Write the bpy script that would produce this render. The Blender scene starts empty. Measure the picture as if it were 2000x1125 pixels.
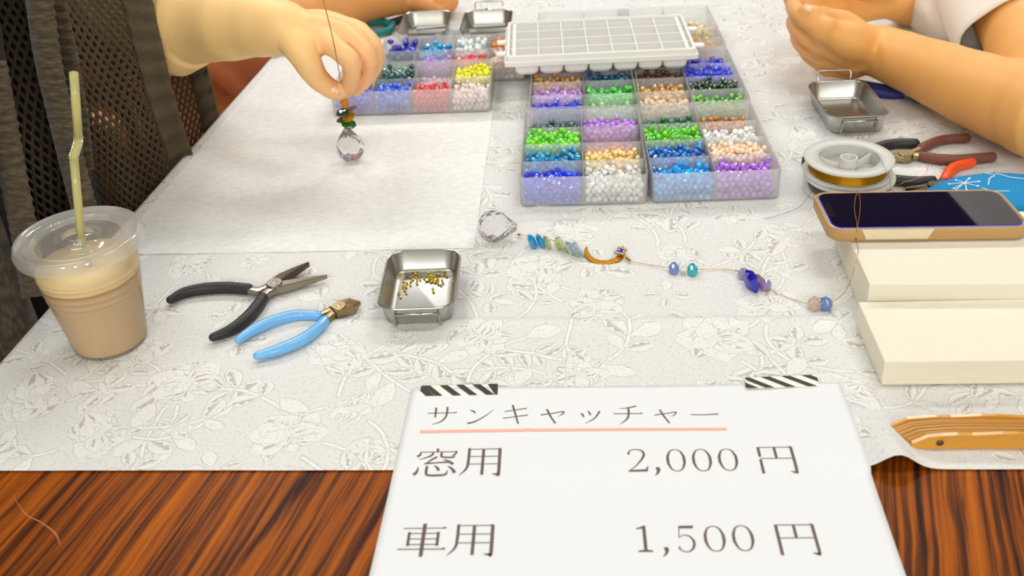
import bpy, bmesh, math, random
import numpy as np
from mathutils import Vector, Matrix, noise as mnoise

random.seed(7)
RNG = np.random.default_rng(7)
SC = bpy.context.scene
COL = SC.collection
T = 0.72                     # height of the table top above the floor
EYE = 0.445                  # height of the camera above the table top

# ------------------------------------------------------------------ camera
PITCH, ROLL, FPX = math.radians(32.4), math.radians(-3.4), 2000.0
_c, _s = math.cos(PITCH), math.sin(PITCH)
_r0, FWD, _u0 = Vector((1, 0, 0)), Vector((0, _c, -_s)), Vector((0, _s, _c))
RIGHT = math.cos(ROLL) * _r0 + math.sin(ROLL) * _u0
UP = -math.sin(ROLL) * _r0 + math.cos(ROLL) * _u0
CAM = Vector((0, 0, T + EYE))
cam_data = bpy.data.cameras.new('camera')
cam_data.sensor_fit = 'HORIZONTAL'
cam_data.sensor_width = 36.0
cam_data.lens = 36.0 * FPX / 2000.0
cam_data.clip_start = 0.02
cam_data.dof.use_dof = True
cam_data.dof.focus_distance = 0.83
cam_data.dof.aperture_fstop = 9.0
cam = bpy.data.objects.new('camera', cam_data)
COL.objects.link(cam)
cam.matrix_world = Matrix(((RIGHT.x, UP.x, -FWD.x, CAM.x), (RIGHT.y, UP.y, -FWD.y, CAM.y),
                           (RIGHT.z, UP.z, -FWD.z, CAM.z), (0, 0, 0, 1)))
SC.camera = cam

# ------------------------------------------------------------------ world, lamps, exposure
world = bpy.data.worlds.new('world'); SC.world = world; world.use_nodes = True
world.node_tree.nodes['Background'].inputs[0].default_value = (1.0, 0.98, 0.95, 1)
world.node_tree.nodes['Background'].inputs[1].default_value = 0.25
CEIL = 2.75
LAMPS = [  # x, y, length in x, width in y, power of the ceiling lamps
    (-1.0, -1.6, 1.2, 0.32, 12), (0.9, -1.6, 1.2, 0.32, 12),
    (-1.0, 0.75, 1.2, 0.32, 24), (0.9, 0.75, 1.2, 0.32, 25),
    (-1.0, 2.7, 1.2, 0.32, 78), (0.9, 2.7, 1.2, 0.32, 78),
]
for (lx, ly, sx, sy, pw) in LAMPS:
    ld = bpy.data.lights.new('ceiling_lamp_light', 'AREA')
    ld.shape = 'RECTANGLE'; ld.size = sx; ld.size_y = sy; ld.energy = pw
    ld.color = (0.97, 0.99, 1.0)
    lo = bpy.data.objects.new('ceiling_lamp_light', ld)
    lo.location = (lx, ly, CEIL - 0.09); COL.objects.link(lo)
FILL_LIGHTS = [(-1.15, -2.5, 2.2, 150), (0.05, -2.7, 2.2, 150), (1.2, -2.5, 2.2, 150)]   # x, y, z, power of unseen fill lights added to brighten upright faces
for (gx, gy, gz, pw) in FILL_LIGHTS:
    ld = bpy.data.lights.new('added_fill_light', 'POINT'); ld.energy = pw; ld.shadow_soft_size = 0.16; ld.color = (0.97, 0.99, 1.0)
    lo = bpy.data.objects.new('added_fill_light', ld); lo.location = (gx, gy, gz); COL.objects.link(lo)
vs = SC.view_settings
vs.view_transform = 'Standard'; vs.look = 'None'; vs.gamma = 1.0
vs.use_curve_mapping = False
vs.exposure = -1.10
SC.cycles.max_bounces = 14
SC.cycles.transparent_max_bounces = 24
SC.cycles.caustics_reflective = False
SC.cycles.sample_clamp_indirect = 6.0

# ------------------------------------------------------------------ measuring helpers
def ray(px, py):
    return RIGHT * ((px - 1000) / FPX) - UP * ((py - 562.5) / FPX) + FWD
def P(px, py, z=0.0):
    """point of the photograph at height z above the table top"""
    d = ray(px, py); t = (z - EYE) / d.z
    return CAM + d * t
def PY(px, py, y):
    """point of the photograph at forward distance y"""
    d = ray(px, py); return CAM + d * (y / d.y)

# ------------------------------------------------------------------ object helpers
def lin(c):
    c = c / 255.0
    return c / 12.92 if c <= 0.04045 else ((c + 0.055) / 1.055) ** 2.4
def rgb(r, g, b):
    return (lin(r), lin(g), lin(b), 1.0)

def mesh_object(name, bm, m=None, parent=None, smooth=False):
    me = bpy.data.meshes.new(name)
    bm.normal_update(); bm.to_mesh(me); bm.free()
    return link_mesh(name, me, m, parent, smooth)
def link_mesh(name, me, m=None, parent=None, smooth=False):
    if m is not None and len(me.materials) == 0: me.materials.append(m)
    if smooth:
        me.polygons.foreach_set('use_smooth', [True] * len(me.polygons))
    o = bpy.data.objects.new(name, me); COL.objects.link(o)
    if parent is not None:
        o.parent = parent
        o.matrix_parent_inverse = Matrix.Identity(4)
        o.location = -Vector(parent.location) if parent.type == 'EMPTY' or parent.get('rooted') else (0, 0, 0)
    return o
def tag(o, label, cat, group=None):
    o['label'] = label; o['category'] = cat
    if group: o['group'] = group
    return o
def thing(name, label, cat, loc=(0, 0, 0), group=None):
    """Empty at the thing's base. Children meshes are written in world coordinates."""
    o = bpy.data.objects.new(name, None); COL.objects.link(o)
    o.location = loc; o.empty_display_size = 0.02
    return tag(o, label, cat, group)
def struct(o):
    o['kind'] = 'structure'; return o
def smooth_by_angle(o, deg=35):
    me = o.data
    me.polygons.foreach_set('use_smooth', [True] * len(me.polygons))
    bm = bmesh.new(); bm.from_mesh(me)
    lim = math.radians(deg)
    for e in bm.edges:
        if len(e.link_faces) == 2 and e.calc_face_angle(0) > lim: e.smooth = False
    bm.to_mesh(me); bm.free()
    return o

# ------------------------------------------------------------------ shape helpers
def add_box(bm, c, size, rot=None, bevel=0.0, seg=2):
    r = bmesh.ops.create_cube(bm, size=1.0)
    vv = r['verts']
    bmesh.ops.scale(bm, vec=size, verts=vv)
    if bevel > 0:
        ee = list({e for v in vv for e in v.link_edges})
        b = bmesh.ops.bevel(bm, geom=ee, offset=bevel, segments=seg, affect='EDGES', profile=0.5)
        vv = list({v for f in b['faces'] for v in f.verts} | {v for v in vv if v.is_valid})
    mtx = Matrix.Translation(Vector(c)) @ (rot.to_4x4() if rot is not None else Matrix.Identity(4))
    bmesh.ops.transform(bm, matrix=mtx, verts=vv)
    return vv
def catmull(pts, n=6):
    pts = [Vector(p) for p in pts]
    if len(pts) < 3: return pts
    ext = [pts[0] * 2 - pts[1]] + pts + [pts[-1] * 2 - pts[-2]]
    out = []
    for i in range(1, len(ext) - 2):
        p0, p1, p2, p3 = ext[i - 1:i + 3]
        for k in range(n):
            t = k / n
            out.append(0.5 * ((2 * p1) + (p2 - p0) * t + (2 * p0 - 5 * p1 + 4 * p2 - p3) * t * t + (3 * p1 - p0 - 3 * p2 + p3) * t ** 3))
    out.append(pts[-1].copy())
    return out
def interp(vals, n):
    return np.interp(np.linspace(0, 1, n), np.linspace(0, 1, len(vals)), vals)
def sweep(bm, path, w, h=None, n=8, sq=2.0, up=Vector((0, 0, 1)), cap='round', closed=False):
    """sweep a superellipse section along a path; w,h are half widths (lists or numbers)"""
    path = [Vector(p) for p in path]; m = len(path)
    W = interp(w if hasattr(w, '__len__') else [w], m)
    H = W if h is None else interp(h if hasattr(h, '__len__') else [h], m)
    rings = []
    def ring(c, t, ww, hh):
        side = t.cross(up)
        if side.length < 1e-5: side = t.cross(Vector((0, 1, 0)))
        side.normalize(); u2 = side.cross(t).normalized()
        vs_ = []
        for k in range(n):
            a = 2 * math.pi * (k + 0.5) / n
            ca, sa = math.cos(a), math.sin(a)
            x = math.copysign(abs(ca) ** (2 / sq), ca) * ww
            y = math.copysign(abs(sa) ** (2 / sq), sa) * hh
            vs_.append(bm.verts.new(c + side * x + u2 * y))
        return vs_
    for i, p in enumerate(path):
        if closed: t = path[(i + 1) % m] - path[i - 1]
        else: t = path[min(i + 1, m - 1)] - path[max(i - 1, 0)]
        t.normalize()
        if i == 0 and cap == 'round' and not closed:
            for q in (0.9, 0.5):
                cth = math.sqrt(1 - q * q); rings.append(ring(p - t * W[0] * q, t, W[0] * cth, H[0] * cth))
        rings.append(ring(p, t, W[i], H[i]))
        if i == m - 1 and cap == 'round' and not closed:
            for q in (0.5, 0.9):
                cth = math.sqrt(1 - q * q); rings.append(ring(p + t * W[-1] * q, t, W[-1] * cth, H[-1] * cth))
    for a, b in zip(rings, rings[1:] + ([rings[0]] if closed else [])):
        for k in range(n):
            bm.faces.new((a[k], a[(k + 1) % n], b[(k + 1) % n], b[k]))
    if not closed:
        bm.faces.new(list(reversed(rings[0]))); bm.faces.new(rings[-1])
def lathe(bm, c, prof, n=48, axis=None, close=False):
    """prof: list of (radius, height) from c, turned about z (or matrix axis)"""
    c = Vector(c); rings = []
    for (r, z) in prof:
        if r < 1e-6:
            rings.append([bm.verts.new(Vector((0, 0, z)))])
        else:
            rings.append([bm.verts.new(Vector((r * math.cos(2 * math.pi * k / n), r * math.sin(2 * math.pi * k / n), z))) for k in range(n)])
    pairs = list(zip(rings, rings[1:])) + ([(rings[-1], rings[0])] if close else [])
    for a, b in pairs:
        for k in range(n):
            k2 = (k + 1) % n
            if len(a) == 1 and len(b) == 1: continue
            if len(a) == 1: bm.faces.new((a[0], b[k2], b[k]))
            elif len(b) == 1: bm.faces.new((a[k], a[k2], b[0]))
            else: bm.faces.new((a[k], a[k2], b[k2], b[k]))
    vv = [v for r in rings for v in r]
    m = Matrix.Translation(c) @ (axis.to_4x4() if axis is not None else Matrix.Identity(4))
    bmesh.ops.transform(bm, matrix=m, verts=vv)
    return vv
def rrect(w, d, r, n=5):
    """outline of a rounded rectangle centred on the origin"""
    pts = []
    for (cx, cy, a0) in ((w / 2 - r, d / 2 - r, 0), (-w / 2 + r, d / 2 - r, 90), (-w / 2 + r, -d / 2 + r, 180), (w / 2 - r, -d / 2 + r, 270)):
        for k in range(n + 1):
            a = math.radians(a0 + 90 * k / n)
            pts.append((cx + r * math.cos(a), cy + r * math.sin(a)))
    return pts
def loft(bm, sections, mtx=None, cap0=True, cap1=True):
    """sections: lists of equally many 3D points"""
    rs = []
    for s in sections:
        rs.append([bm.verts.new((mtx @ Vector(p)) if mtx is not None else Vector(p)) for p in s])
    n = len(rs[0])
    for a, b in zip(rs, rs[1:]):
        for k in range(n):
            bm.faces.new((a[k], a[(k + 1) % n], b[(k + 1) % n], b[k]))
    if cap0: bm.faces.new(list(reversed(rs[0])))
    if cap1: bm.faces.new(rs[-1])
    return rs
def frame(o, xdir):
    """matrix at o whose x axis runs along xdir in the table plane"""
    x = Vector((xdir.x, xdir.y, 0)).normalized(); y = Vector((-x.y, x.x, 0))
    return Matrix(((x.x, y.x, 0, o.x), (x.y, y.y, 0, o.y), (0, 0, 1, o.z), (0, 0, 0, 1)))

# ------------------------------------------------------------------ materials
def mat(name, col, rough=0.5, metal=0.0, trans=0.0, ior=1.45, coat=0.0, spec=0.5, noise=None, bump=None, sss=0.0, sheen=0.0):
    """noise = (scale, amount) slight tone variation; bump = (scale, strength, distance)"""
    m = bpy.data.materials.new(name); m.use_nodes = True
    nt = m.node_tree; b = nt.nodes['Principled BSDF']
    b.inputs['Base Color'].default_value = col
    b.inputs['Roughness'].default_value = rough
    b.inputs['Metallic'].default_value = metal
    b.inputs['Transmission Weight'].default_value = trans
    b.inputs['IOR'].default_value = ior
    b.inputs['Coat Weight'].default_value = coat
    b.inputs['Coat Roughness'].default_value = 0.05
    b.inputs['Specular IOR Level'].default_value = spec
    b.inputs['Sheen Weight'].default_value = sheen
    if sss:
        b.inputs['Subsurface Weight'].default_value = sss
        b.inputs['Subsurface Radius'].default_value = (1.0, 0.4, 0.2)
        b.inputs['Subsurface Scale'].default_value = 0.006
    tc = nt.nodes.new('ShaderNodeTexCoord')
    if noise:
        n = nt.nodes.new('ShaderNodeTexNoise'); n.inputs['Scale'].default_value = noise[0]; n.inputs['Detail'].default_value = 4
        nt.links.new(tc.outputs['Object'], n.inputs['Vector'])
        mx = nt.nodes.new('ShaderNodeMix'); mx.data_type = 'RGBA'
        k = noise[1]
        mx.inputs[6].default_value = tuple(max(0, c * (1 - k)) for c in col[:3]) + (1,)
        mx.inputs[7].default_value = tuple(min(1, c * (1 + k)) for c in col[:3]) + (1,)
        nt.links.new(n.outputs['Fac'], mx.inputs[0]); nt.links.new(mx.outputs[2], b.inputs['Base Color'])
    if bump:
        n2 = nt.nodes.new('ShaderNodeTexNoise'); n2.inputs['Scale'].default_value = bump[0]; n2.inputs['Detail'].default_value = 3
        nt.links.new(tc.outputs['Object'], n2.inputs['Vector'])
        bp = nt.nodes.new('ShaderNodeBump'); bp.inputs['Strength'].default_value = bump[1]; bp.inputs['Distance'].default_value = bump[2]
        nt.links.new(n2.outputs['Fac'], bp.inputs['Height']); nt.links.new(bp.outputs['Normal'], b.inputs['Normal'])
    return m
def clear_plastic(name, col, clear, rough=0.15, gloss=0.08, translucent=0.5):
    """frosted plastic: part see-through, part white scatter, a thin gloss"""
    m = bpy.data.materials.new(name); m.use_nodes = True
    nt = m.node_tree; nt.nodes.clear()
    out = nt.nodes.new('ShaderNodeOutputMaterial')
    tr = nt.nodes.new('ShaderNodeBsdfTransparent')
    df = nt.nodes.new('ShaderNodeBsdfDiffuse'); df.inputs[0].default_value = col
    tl = nt.nodes.new('ShaderNodeBsdfTranslucent'); tl.inputs[0].default_value = col
    gl = nt.nodes.new('ShaderNodeBsdfGlossy'); gl.inputs['Roughness'].default_value = rough
    a = nt.nodes.new('ShaderNodeMixShader'); a.inputs[0].default_value = translucent
    nt.links.new(df.outputs[0], a.inputs[1]); nt.links.new(tl.outputs[0], a.inputs[2])
    b = nt.nodes.new('ShaderNodeMixShader'); b.inputs[0].default_value = clear
    nt.links.new(a.outputs[0], b.inputs[1]); nt.links.new(tr.outputs[0], b.inputs[2])
    lw = nt.nodes.new('ShaderNodeFresnel'); lw.inputs[0].default_value = 1.35
    ml = nt.nodes.new('ShaderNodeMath'); ml.operation = 'MULTIPLY_ADD'; ml.inputs[1].default_value = 0.45; ml.inputs[2].default_value = gloss * 0.3
    nt.links.new(lw.outputs[0], ml.inputs[0])
    c = nt.nodes.new('ShaderNodeMixShader')
    nt.links.new(ml.outputs[0], c.inputs[0]); nt.links.new(b.outputs[0], c.inputs[1]); nt.links.new(gl.outputs[0], c.inputs[2])
    nt.links.new(c.outputs[0], out.inputs[0])
    return m
def bead_mat(name, col, k=0.45):
    m = mat(name, col, rough=0.04, trans=k * 0.35, ior=1.5, coat=1.0, spec=0.8, sss=0.45)
    b = m.node_tree.nodes['Principled BSDF']
    b.inputs['Subsurface Radius'].default_value = (1, 1, 1); b.inputs['Subsurface Scale'].default_value = 0.004
    # every bead differs a little in tone
    nt = m.node_tree
    g = nt.nodes.new('ShaderNodeNewGeometry'); oi = nt.nodes.new('ShaderNodeObjectInfo')
    ad = nt.nodes.new('ShaderNodeMath'); ad.operation = 'ADD'
    nt.links.new(g.outputs['Random Per Island'], ad.inputs[0]); nt.links.new(oi.outputs['Random'], ad.inputs[1])
    fr = nt.nodes.new('ShaderNodeMath'); fr.operation = 'FRACT'; nt.links.new(ad.outputs[0], fr.inputs[0])
    mr = nt.nodes.new('ShaderNodeMapRange'); mr.inputs['To Min'].default_value = 0.95; mr.inputs['To Max'].default_value = 1.75
    
    nt.links.new(fr.outputs[0], mr.inputs['Value'])
    hs = nt.nodes.new('ShaderNodeHueSaturation'); hs.inputs['Color'].default_value = col
    nt.links.new(mr.outputs[0], hs.inputs['Value'])
    mh = nt.nodes.new('ShaderNodeMapRange'); mh.inputs['To Min'].default_value = 0.515; mh.inputs['To Max'].default_value = 0.485
    nt.links.new(fr.outputs[0], mh.inputs['Value']); nt.links.new(mh.outputs[0], hs.inputs['Hue'])
    nt.links.new(hs.outputs[0], b.inputs['Base Color'])
    return m
# ================================================================== THE SETTING
M_floor = mat('floor_carpet', rgb(92, 76, 62), rough=0.95, noise=(60, 0.25))
M_wall = mat('wall_paint', rgb(206, 200, 188), rough=0.9, noise=(3, 0.04))
M_ceil = mat('ceiling_board', rgb(225, 220, 208), rough=0.95, noise=(40, 0.05))
M_trim = mat('trim_wood', rgb(92, 60, 38), rough=0.5, noise=(12, 0.2))
M_lampwhite = mat('lamp_housing_paint', rgb(235, 235, 230), rough=0.5)
RX0, RX1, RY0, RY1 = -2.9, 3.0, -5.6, 4.4
def room_box(name, c, size, m, parent=None):
    bm = bmesh.new(); add_box(bm, c, size); return mesh_object(name, bm, m, parent)
struct(room_box('floor', ((RX0 + RX1) / 2, (RY0 + RY1) / 2, -0.05), (RX1 - RX0, RY1 - RY0, 0.1), M_floor))
struct(room_box('ceiling', ((RX0 + RX1) / 2, (RY0 + RY1) / 2, CEIL + 0.05), (RX1 - RX0, RY1 - RY0, 0.1), M_ceil))
struct(room_box('wall_left', (RX0 - 0.05, (RY0 + RY1) / 2, CEIL / 2), (0.1, RY1 - RY0, CEIL), M_wall))
struct(room_box('wall_right', (RX1 + 0.05, (RY0 + RY1) / 2, CEIL / 2), (0.1, RY1 - RY0, CEIL), M_wall))
M_panel = mat('wall_panelling', rgb(98, 82, 66), rough=0.8, noise=(4, 0.1))
struct(room_box('wall_back', ((RX0 + RX1) / 2, RY1 + 0.05, CEIL / 2), (RX1 - RX0 + 0.2, 0.1, CEIL), M_panel))
struct(room_box('wall_front', ((RX0 + RX1) / 2, RY0 - 0.05, CEIL / 2), (RX1 - RX0 + 0.2, 0.1, CEIL), M_wall))
for nm, c, s in (('baseboard_left', (RX0 + 0.008, (RY0 + RY1) / 2, 0.045), (0.016, RY1 - RY0, 0.09)), ('baseboard_right', (RX1 - 0.008, (RY0 + RY1) / 2, 0.045), (0.016, RY1 - RY0, 0.09)),
                 ('baseboard_back', (0.05, RY1 - 0.008, 0.045), (RX1 - RX0 - .04, 0.016, 0.09)), ('baseboard_front', (0.05, RY0 + 0.008, 0.045), (RX1 - RX0 - .04, 0.016, 0.09))):
    struct(room_box(nm, c, s, M_trim))
# housings of the ceiling lamps (out of the picture, above the tables)
for (lx, ly, sx, sy, pw) in LAMPS:
    row = 'far in front of' if ly < -3 else 'in front of' if ly < 0 else ('above' if ly < 2 else 'beyond')
    t = thing('ceiling_lamp', 'white ceiling lamp %s the table, on the %s side of the room' % (row, 'left' if lx < 0 else 'right'), 'lamp', (lx, ly, CEIL - 0.05))
    bm = bmesh.new(); add_box(bm, (lx, ly, CEIL - 0.035), (sx + 0.06, sy + 0.06, 0.07), bevel=0.01)
    mesh_object('housing', bm, M_lampwhite, t)

for i, (gx, gy, gz, pw) in enumerate(FILL_LIGHTS):  # invented cords and caps to carry the added fill lights
    t = thing('added_fill_lamp', '%s added unseen fill lamp behind the photographer' % ['left', 'middle', 'right'][i], 'lamp', (gx, gy, gz + 0.18))
    bm = bmesh.new(); sweep(bm, [(gx, gy, gz + 0.20), (gx, gy, CEIL)], 0.004, n=6, cap='flat'); mesh_object('cord', bm, M_trim, t)
    bm = bmesh.new(); lathe(bm, (gx, gy, gz + 0.17), [(0, 0.05), (0.03, 0.045), (0.05, 0), (0, 0)], n=20); mesh_object('cap', bm, M_lampwhite, t)

# ------------------------------------------------------------------ table
def grain_dir():
    return (P(680, 940) - P(575, 1120))
def wood_material():
    m = bpy.data.materials.new('rosewood_laminate'); m.use_nodes = True
    nt = m.node_tree; b = nt.nodes['Principled BSDF']
    tc = nt.nodes.new('ShaderNodeTexCoord')
    g = grain_dir(); ang = math.atan2(g.y, g.x)
    mp = nt.nodes.new('ShaderNodeMapping'); mp.vector_type = 'TEXTURE'
    mp.inputs['Rotation'].default_value = (0, 0, ang)
    nt.links.new(tc.outputs['Object'], mp.inputs['Vector'])
    # warp of the grain
    w = nt.nodes.new('ShaderNodeTexNoise'); w.inputs['Scale'].default_value = 5.5; w.inputs['Detail'].default_value = 3
    nt.links.new(mp.outputs[0], w.inputs['Vector'])
    sub = nt.nodes.new('ShaderNodeVectorMath'); sub.operation = 'SUBTRACT'; sub.inputs[1].default_value = (0.5, 0.5, 0.5)
    nt.links.new(w.outputs['Color'], sub.inputs[0])
    sc = nt.nodes.new('ShaderNodeVectorMath'); sc.operation = 'MULTIPLY'; sc.inputs[1].default_value = (0.03, 0.016, 0)
    nt.links.new(sub.outputs[0], sc.inputs[0])
    ad = nt.nodes.new('ShaderNodeVectorMath'); ad.operation = 'ADD'
    nt.links.new(mp.outputs[0], ad.inputs[0]); nt.links.new(sc.outputs[0], ad.inputs[1])
    def streak(sx, sy, detail, rough=0.55):
        mm = nt.nodes.new('ShaderNodeMapping'); mm.inputs['Scale'].default_value = (sx, sy, 1)
        nt.links.new(ad.outputs[0], mm.inputs['Vector'])
        n = nt.nodes.new('ShaderNodeTexNoise'); n.inputs['Scale'].default_value = 1.0; n.inputs['Detail'].default_value = detail
        n.inputs['Roughness'].default_value = rough
        nt.links.new(mm.outputs[0], n.inputs['Vector']); return n
    n1 = streak(4, 210, 6, 0.7)
    r1 = nt.nodes.new('ShaderNodeValToRGB'); e = r1.color_ramp.elements
    e[0].position = 0.34; e[0].color = rgb(44, 17, 5); e[1].position = 0.66; e[1].color = rgb(176, 92, 6)
    k = e.new(0.44); k.color = rgb(88, 42, 6)
    k = e.new(0.53); k.color = rgb(148, 74, 6)
    nt.links.new(n1.outputs['Fac'], r1.inputs[0])
    n2 = streak(4, 60, 4)
    r2 = nt.nodes.new('ShaderNodeValToRGB'); e = r2.color_ramp.elements
    e[0].position = 0.31; e[0].color = (0, 0, 0, 1); e[1].position = 0.39; e[1].color = (1, 1, 1, 1)
    nt.links.new(n2.outputs['Fac'], r2.inputs[0])
    mx = nt.nodes.new('ShaderNodeMix'); mx.data_type = 'RGBA'
    mx.inputs[6].default_value = rgb(50, 22, 8)
    nt.links.new(r2.outputs[0], mx.inputs[0]); nt.links.new(r1.outputs[0], mx.inputs[7])
    n3 = streak(3, 9, 2)
    r3 = nt.nodes.new('ShaderNodeValToRGB'); e = r3.color_ramp.elements
    e[0].position = 0.3; e[0].color = (0.62, 0.58, 0.55, 1); e[1].position = 0.65; e[1].color = (1, 1, 1, 1)
    nt.links.new(n3.outputs['Fac'], r3.inputs[0])
    mu = nt.nodes.new('ShaderNodeMix'); mu.data_type = 'RGBA'; mu.blend_type = 'MULTIPLY'; mu.inputs[0].default_value = 1
    nt.links.new(mx.outputs[2], mu.inputs[6]); nt.links.new(r3.outputs[0], mu.inputs[7])
    nt.links.new(mu.outputs[2], b.inputs['Base Color'])
    b.inputs['Roughness'].default_value = 0.5
    b.inputs['Specular IOR Level'].default_value = 0.12
    return m
M_wood = wood_material()
M_legmetal = mat('table_leg_metal', rgb(120, 118, 115), rough=0.35, metal=0.9)
M_edge = mat('table_edge_band', rgb(40, 26, 18), rough=0.5, noise=(30, 0.2))
EDGE0, EDGE1 = P(0, 740), P(555, 100)
EDIR = (EDGE1 - EDGE0).normalized()                 # along the left edge of the table
XDIR = (P(1640, 752) - P(806, 766)).normalized()    # across the table
def lx(y):
    """x of the left table edge at forward distance y"""
    return EDGE0.x + (y - EDGE0.y) * EDIR.x / EDIR.y
TW = 0.905
table = thing('table', 'long rosewood laminate table under the floral cloth', 'table', (0.1, 1.0, 0))
def quad_prism(bm, pts, z0, z1):
    loft(bm, [[(p[0], p[1], z0) for p in pts], [(p[0], p[1], z1) for p in pts]])
y0 = 0.30
tq = [(lx(y0), y0), (lx(y0) + TW, y0 - 0.06), (lx(2.0) + TW, 1.94), (lx(2.0), 2.0)]
bm = bmesh.new(); quad_prism(bm, tq, T - 0.004, T); mesh_object('tabletop', bm, M_wood, table)
bm = bmesh.new(); quad_prism(bm, tq, T - 0.032, T - 0.004); mesh_object('edge_band', bm, M_edge, table)
cxm = sum(p[0] for p in tq) / 4; cym = sum(p[1] for p in tq) / 4
for (qx, qy) in tq:
    c = Vector((qx + (cxm - qx) * 0.16, qy + (cym - qy) * 0.1, 0))
    bm = bmesh.new(); sweep(bm, [c + Vector((0, 0, 0.0)), c + Vector((0, 0, T - 0.032))], 0.016, n=12, cap='flat'); mesh_object('leg', bm, M_legmetal, table, True)
# a pale scratch in the laminate at the left
bm = bmesh.new()
sweep(bm, catmull([P(24, 966, 0.0), P(50, 1004, 0.0), P(80, 1020, 0.0), P(108, 1042, 0.0), P(118, 1066, 0.0)], 5), [0.0001, 0.0005, 0.0005, 0.0007, 0.0002], 0.0001, n=4, cap='flat')
mesh_object('scratch', bm, mat('scratch_pale', rgb(176, 108, 52), rough=0.6), table)

# ------------------------------------------------------------------ floral print of the cloth
def floral_print(W, H, mm, flowers):
    """draws line flowers, leaves and stems; 0.5 ground, 1 pale line, 0 grey-beige fill. mm = pixels per metre. wraps round."""
    img = np.full((H, W), 0.5, np.float32)
    rng = np.random.default_rng(3)
    def window(cx, cy, r):
        R = int(r * mm) + 3
        X = np.arange(int(cx * mm) - R, int(cx * mm) + R + 1); Y = np.arange(int(cy * mm) - R, int(cy * mm) + R + 1)
        gx, gy = np.meshgrid(X / mm - cx, Y / mm - cy)
        return np.ix_(Y % H, X % W), gx, gy
    def put(ix, m, v):
        sub = img[ix]; sub[m] = v; img[ix] = sub
    def ang_noise(th, seed, k=3):
        r = np.random.default_rng(seed); a = 0
        for q in range(1, k + 1):
            a = a + r.normal() * np.cos(q * th + r.uniform(0, 6.28)) / q
        return a
    LN = 0.00075
    def stem(pts):
        for w_, v_ in ((0.00195, 0.12), (0.00120, 1.0)):
            for a, b in zip(pts, pts[1:]):
                c = (a + b) / 2; r = np.linalg.norm(b - a) / 2 + 0.004
                ix, gx, gy = window(c[0], c[1], r)
                d0 = (b - a); L = np.linalg.norm(d0) + 1e-9; d0 = d0 / L
                t = np.clip(gx * d0[0] + gy * d0[1], -L / 2, L / 2)
                put(ix, np.hypot(gx - t * d0[0], gy - t * d0[1]) < w_, v_)
    def blade(cx, cy, L, ang, wid, seed, fill, ruffle=0.06, k=0.75, curl=0.0):
        """one petal or leaf from its foot (cx, cy): grey outline, pale body, streaks along its length"""
        r = np.random.default_rng(seed)
        mx, my = cx + math.cos(ang) * L / 2, cy + math.sin(ang) * L / 2
        ix, gx, gy = window(mx, my, L * 0.78)
        u = gx * math.cos(ang) + gy * math.sin(ang); v = -gx * math.sin(ang) + gy * math.cos(ang)
        s_ = u / L + 0.5
        v = v - curl * L * np.sin(np.clip(s_, 0, 1) * 3.14)
        ss = np.clip(s_, 0, 1)
        p1, p2, p3 = r.uniform(0, 6.28, 3)
        hw = wid * L * np.sin(np.pi * ss ** (1 / k * 0.9)) ** 0.62 * (1 + ruffle * np.sin(ss * 17 + p1 + np.sign(v) * 1.3) + ruffle * 0.6 * np.sin(ss * 31 + p2))
        ok = (s_ > 0) & (s_ < 1); av = np.abs(v)
        put(ix, ok & (av < hw + LN * 1.1), 0.16)
        ins = ok & (av < hw - LN * 0.2)
        put(ix, ins, 0.80)
        q = v / np.maximum(hw, 1e-6)
        if fill:
            st = np.sin(q * 9 + p3) + 0.6 * np.sin(q * 17 + p1 + ss * 3)
            reach = 0.50 + 0.28 * np.sin(q * 7 + p2)
            if fill == 1: m_ = (st > 0.15) & (ss < reach) & (ss > 0.10)
            elif fill == 2: m_ = (st > 0.05) & (ss > 1.05 - reach * 0.9) & (ss < 0.96)
            else: m_ = (q > 0.10) & (q < 0.62 + 0.25 * np.sin(ss * 22 + p3)) & (ss > 0.14) & (ss < 0.88)
            put(ix, ins & m_, 0.0)
        put(ix, ins & (np.abs(np.sin(q * 5.2 + p2)) < 0.07) & (ss > 0.25) & (ss < 0.9), 0.22)
        put(ix, ins & (av > hw - LN * 1.6), 1.0)
        put(ix, ins & (av < LN * 0.45) & (ss < 0.85), 0.2 if fill == 3 else 1.0)
    def leaf(cx, cy, L, ang, wid=0.33, fill=True, seed=0):
        blade(cx - math.cos(ang) * L * 0.5, cy - math.sin(ang) * L * 0.5, L, ang, wid * 0.85, seed, 3 if fill else 0, 0.05, 0.7, 0.05 * math.sin(seed))
    def flower(cx, cy, R0, seed):
        r = np.random.default_rng(seed)
        n = int(r.integers(6, 9)); ph = r.uniform(0, 6.28); sq = r.uniform(0.66, 1.0); tl = r.uniform(0, 3.14)
        order = r.permutation(n)
        for ringk, (sc_, off) in enumerate(((1.0, 0.0), (0.66, 0.5))):
            if ringk and R0 < 0.016: break
            for i in order:
                a = ph + (i + off) * 2 * math.pi / n + r.normal() * 0.10
                ex = math.cos(a - tl), math.sin(a - tl) * sq
                L = R0 * sc_ * math.hypot(*ex) * r.uniform(0.88, 1.08); aa = math.atan2(ex[1], ex[0]) + tl
                blade(cx, cy, L, aa, r.uniform(0.34, 0.46) * (1 / max(0.6, math.hypot(*ex))) ** 0.5, int(r.integers(1e6)), int(r.choice([1, 1, 2, 0])), 0.07, 1.0 if R0 > 0.016 else 0.85, r.normal() * 0.04)
        ix, gx, gy = window(cx, cy, R0 * 0.3)
        rr = np.hypot(gx, gy)
        put(ix, rr < R0 * 0.15 * (1 + 0.2 * np.sin(np.arctan2(gy, gx) * 7)), 0.9)
        put(ix, (rr < R0 * 0.15) & (np.sin(gx * 3600 + seed) * np.sin(gy * 3300) > 0.3), 0.1)
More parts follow.
